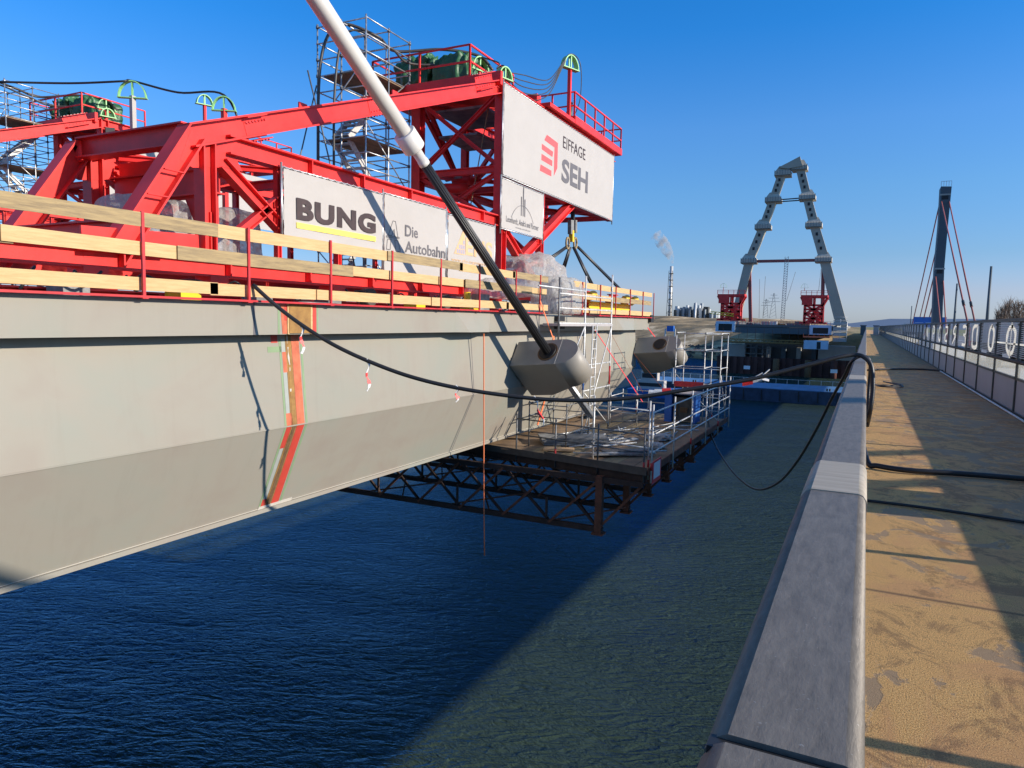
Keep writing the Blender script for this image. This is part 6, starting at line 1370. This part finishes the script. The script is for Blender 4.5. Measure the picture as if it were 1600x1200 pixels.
for x in (a.x+1, b_.x-1): mb = MB(); mb.beam((x, 150.4, 13.4), (x, 150.4, a.z), .2, .2); obj('post', mb, 'fence_steel', t)
for x in (0.02, .35, .68): mb = MB(); X0 = a.x+(b_.x-a.x)*x; mb.box((X0+.1, 149.97, a.z-1.1), (X0+(b_.x-a.x)*.28, 149.99, a.z-1.02)); obj('rib', mb, 'face_blue', t)
def lorry(x, y, L, col, label, h=2.0):
    t = thing('lorry', label, 'lorry', (x, y, 13.38), 'vehicles on the old bridge'); z = 13.38
    mb = MB(); mb.box((x, y, z+1.0), (x+2.4, y+L, z+h)); obj('trailer', mb, col, t); mb = MB(); mb.box((x+.1, y+L+.5, z+.7), (x+2.3, y+L+2.6, z+h-.2)); obj('cab', mb, 'red_paint', t)
    mb = MB(); mb.box((x+.2, y+L+2.4, z+1.2), (x+2.2, y+L+2.63, z+h-.3)); obj('windscreen', mb, 'black', t); mb = MB(); mb.box((x+.3, y, z+.6), (x+2.1, y+L+.6, z+1.0)); obj('chassis', mb, 'fence_steel', t)
    for yy in (y+1, y+2.2, y+L-1, y+L+1.6):
        for xx in (x-.02, x+2.1): mb = MB(); mb.tube([(xx, yy, z+.48), (xx+.3, yy, z+.48)], .48, 14); obj('wheel', mb, 'rubber', t)
lorry(5.0, 36, 9, 'vinyl', 'white lorry with a red cab passing behind the fence at the right', 1.93); lorry(12.8, 70, 8, 'blue_paint', 'blue lorry farther along behind the fence', 2.1)
lorry(5.2, 120, 9, 'vinyl', 'small far white lorry behind the fence near the blue sign', 2.2)
# unseen box added just outside the right frame edge to shade the walkway
t = thing('shade_box', 'unseen grey box added behind the fence to shade the walkway', 'cabinet', (3.0, 7.6, 13.38)); mb = MB(); mb.box((2.9, 7.15, 13.384), (3.35, 8.2, 15.0)); obj('shade_box_body', mb, 'panel_grey', t); mb = MB(); mb.box((2.86, 7.1, 15.0), (3.39, 8.25, 15.06)); obj('roof', mb, 'panel_grey', t)
# equipment block at the far end of the walkway
for (px, py0, py1, w_, X_, lab) in ((1371, 498, 512, 6, 1.6, 'grey kiosk box at the far end of the walkway'), (1345, 504, 515, 5, -.6, 'dark box on the far parapet')):
    a, b_ = at(px, py0, X=X_), at(px, py1, X=X_); t = thing('kiosk', lab, 'kiosk', (X_, 150, ZW)); mb = MB(); z1 = ZW+1.75; mb.box((X_-.4, 150, ZW), (X_+.5, 151.5, z1)); obj('body', mb, 'pylon_dark' if w_ == 5 else 'panel_grey', t); mb = MB(); mb.box((X_-.5, 149.9, z1), (X_+.6, 151.6, z1+.15)); obj('roof', mb, 'pylon_dark', t)
# bare poplars at the right edge
rd = random.Random(17)
TL = ['bare poplar at the left end of the row behind the fence', 'second bare poplar from the left behind the fence', 'tallest bare poplar in the row behind the fence', 'bare poplar right of the tallest one', 'bare poplar near the right frame edge', 'bare poplar cut by the right frame edge', 'small bare tree left of the poplar row']
for i, (px, pt) in enumerate(((1566, 479), (1572, 475), (1578, 469), (1586, 473), (1593, 472), (1600, 474), (1560, 486))):
    Y_ = 330+rd.uniform(-10, 15); a = at(px, pt, Y=Y_); zb_ = 6; t = thing('bare_tree', TL[i], 'tree', (a.x, Y_, zb_), 'bare poplars behind the old bridge'); H_ = a.z-zb_
    mb = MB(); mb.tube([(a.x, Y_, zb_), (a.x+.2, Y_, zb_+H_*.5), (a.x, Y_, a.z)], [.35, .22, .05], 6); obj('trunk', mb, 'bark', t)
    mb = MB()
    for k in range(230):
        z = zb_+H_*rd.uniform(.25, .95); an = rd.uniform(0, 6.28); L = (1.2+H_*.22*(1-abs((z-zb_)/H_-.55)))*rd.uniform(.3, .8); s0 = V((a.x+rd.uniform(-.5, .5), Y_+rd.uniform(-.5, .5), z)); e = s0+V((math.cos(an)*L*.5, math.sin(an)*L*.5, L*1.1)); mb.tube([s0, e], [.07, .02], 3, False)
    obj('crown', mb, 'bark', t)

for k, dz in enumerate((0.0, -1.0)):  # unseen stays added so their soft shadows cross the girder
    mb = MB(); mb.tube([(10, 19+dz*2-1, 13.4), (10, -60, 13.4+.54*(78+dz*2))], .11, 8); tag(obj('old_stay', mb, 'cable_red'), ('long unseen stay of the old bridge right of the camera, upper one', 'long unseen stay of the old bridge right of the camera, lower one')[k], 'stay cable', CG)
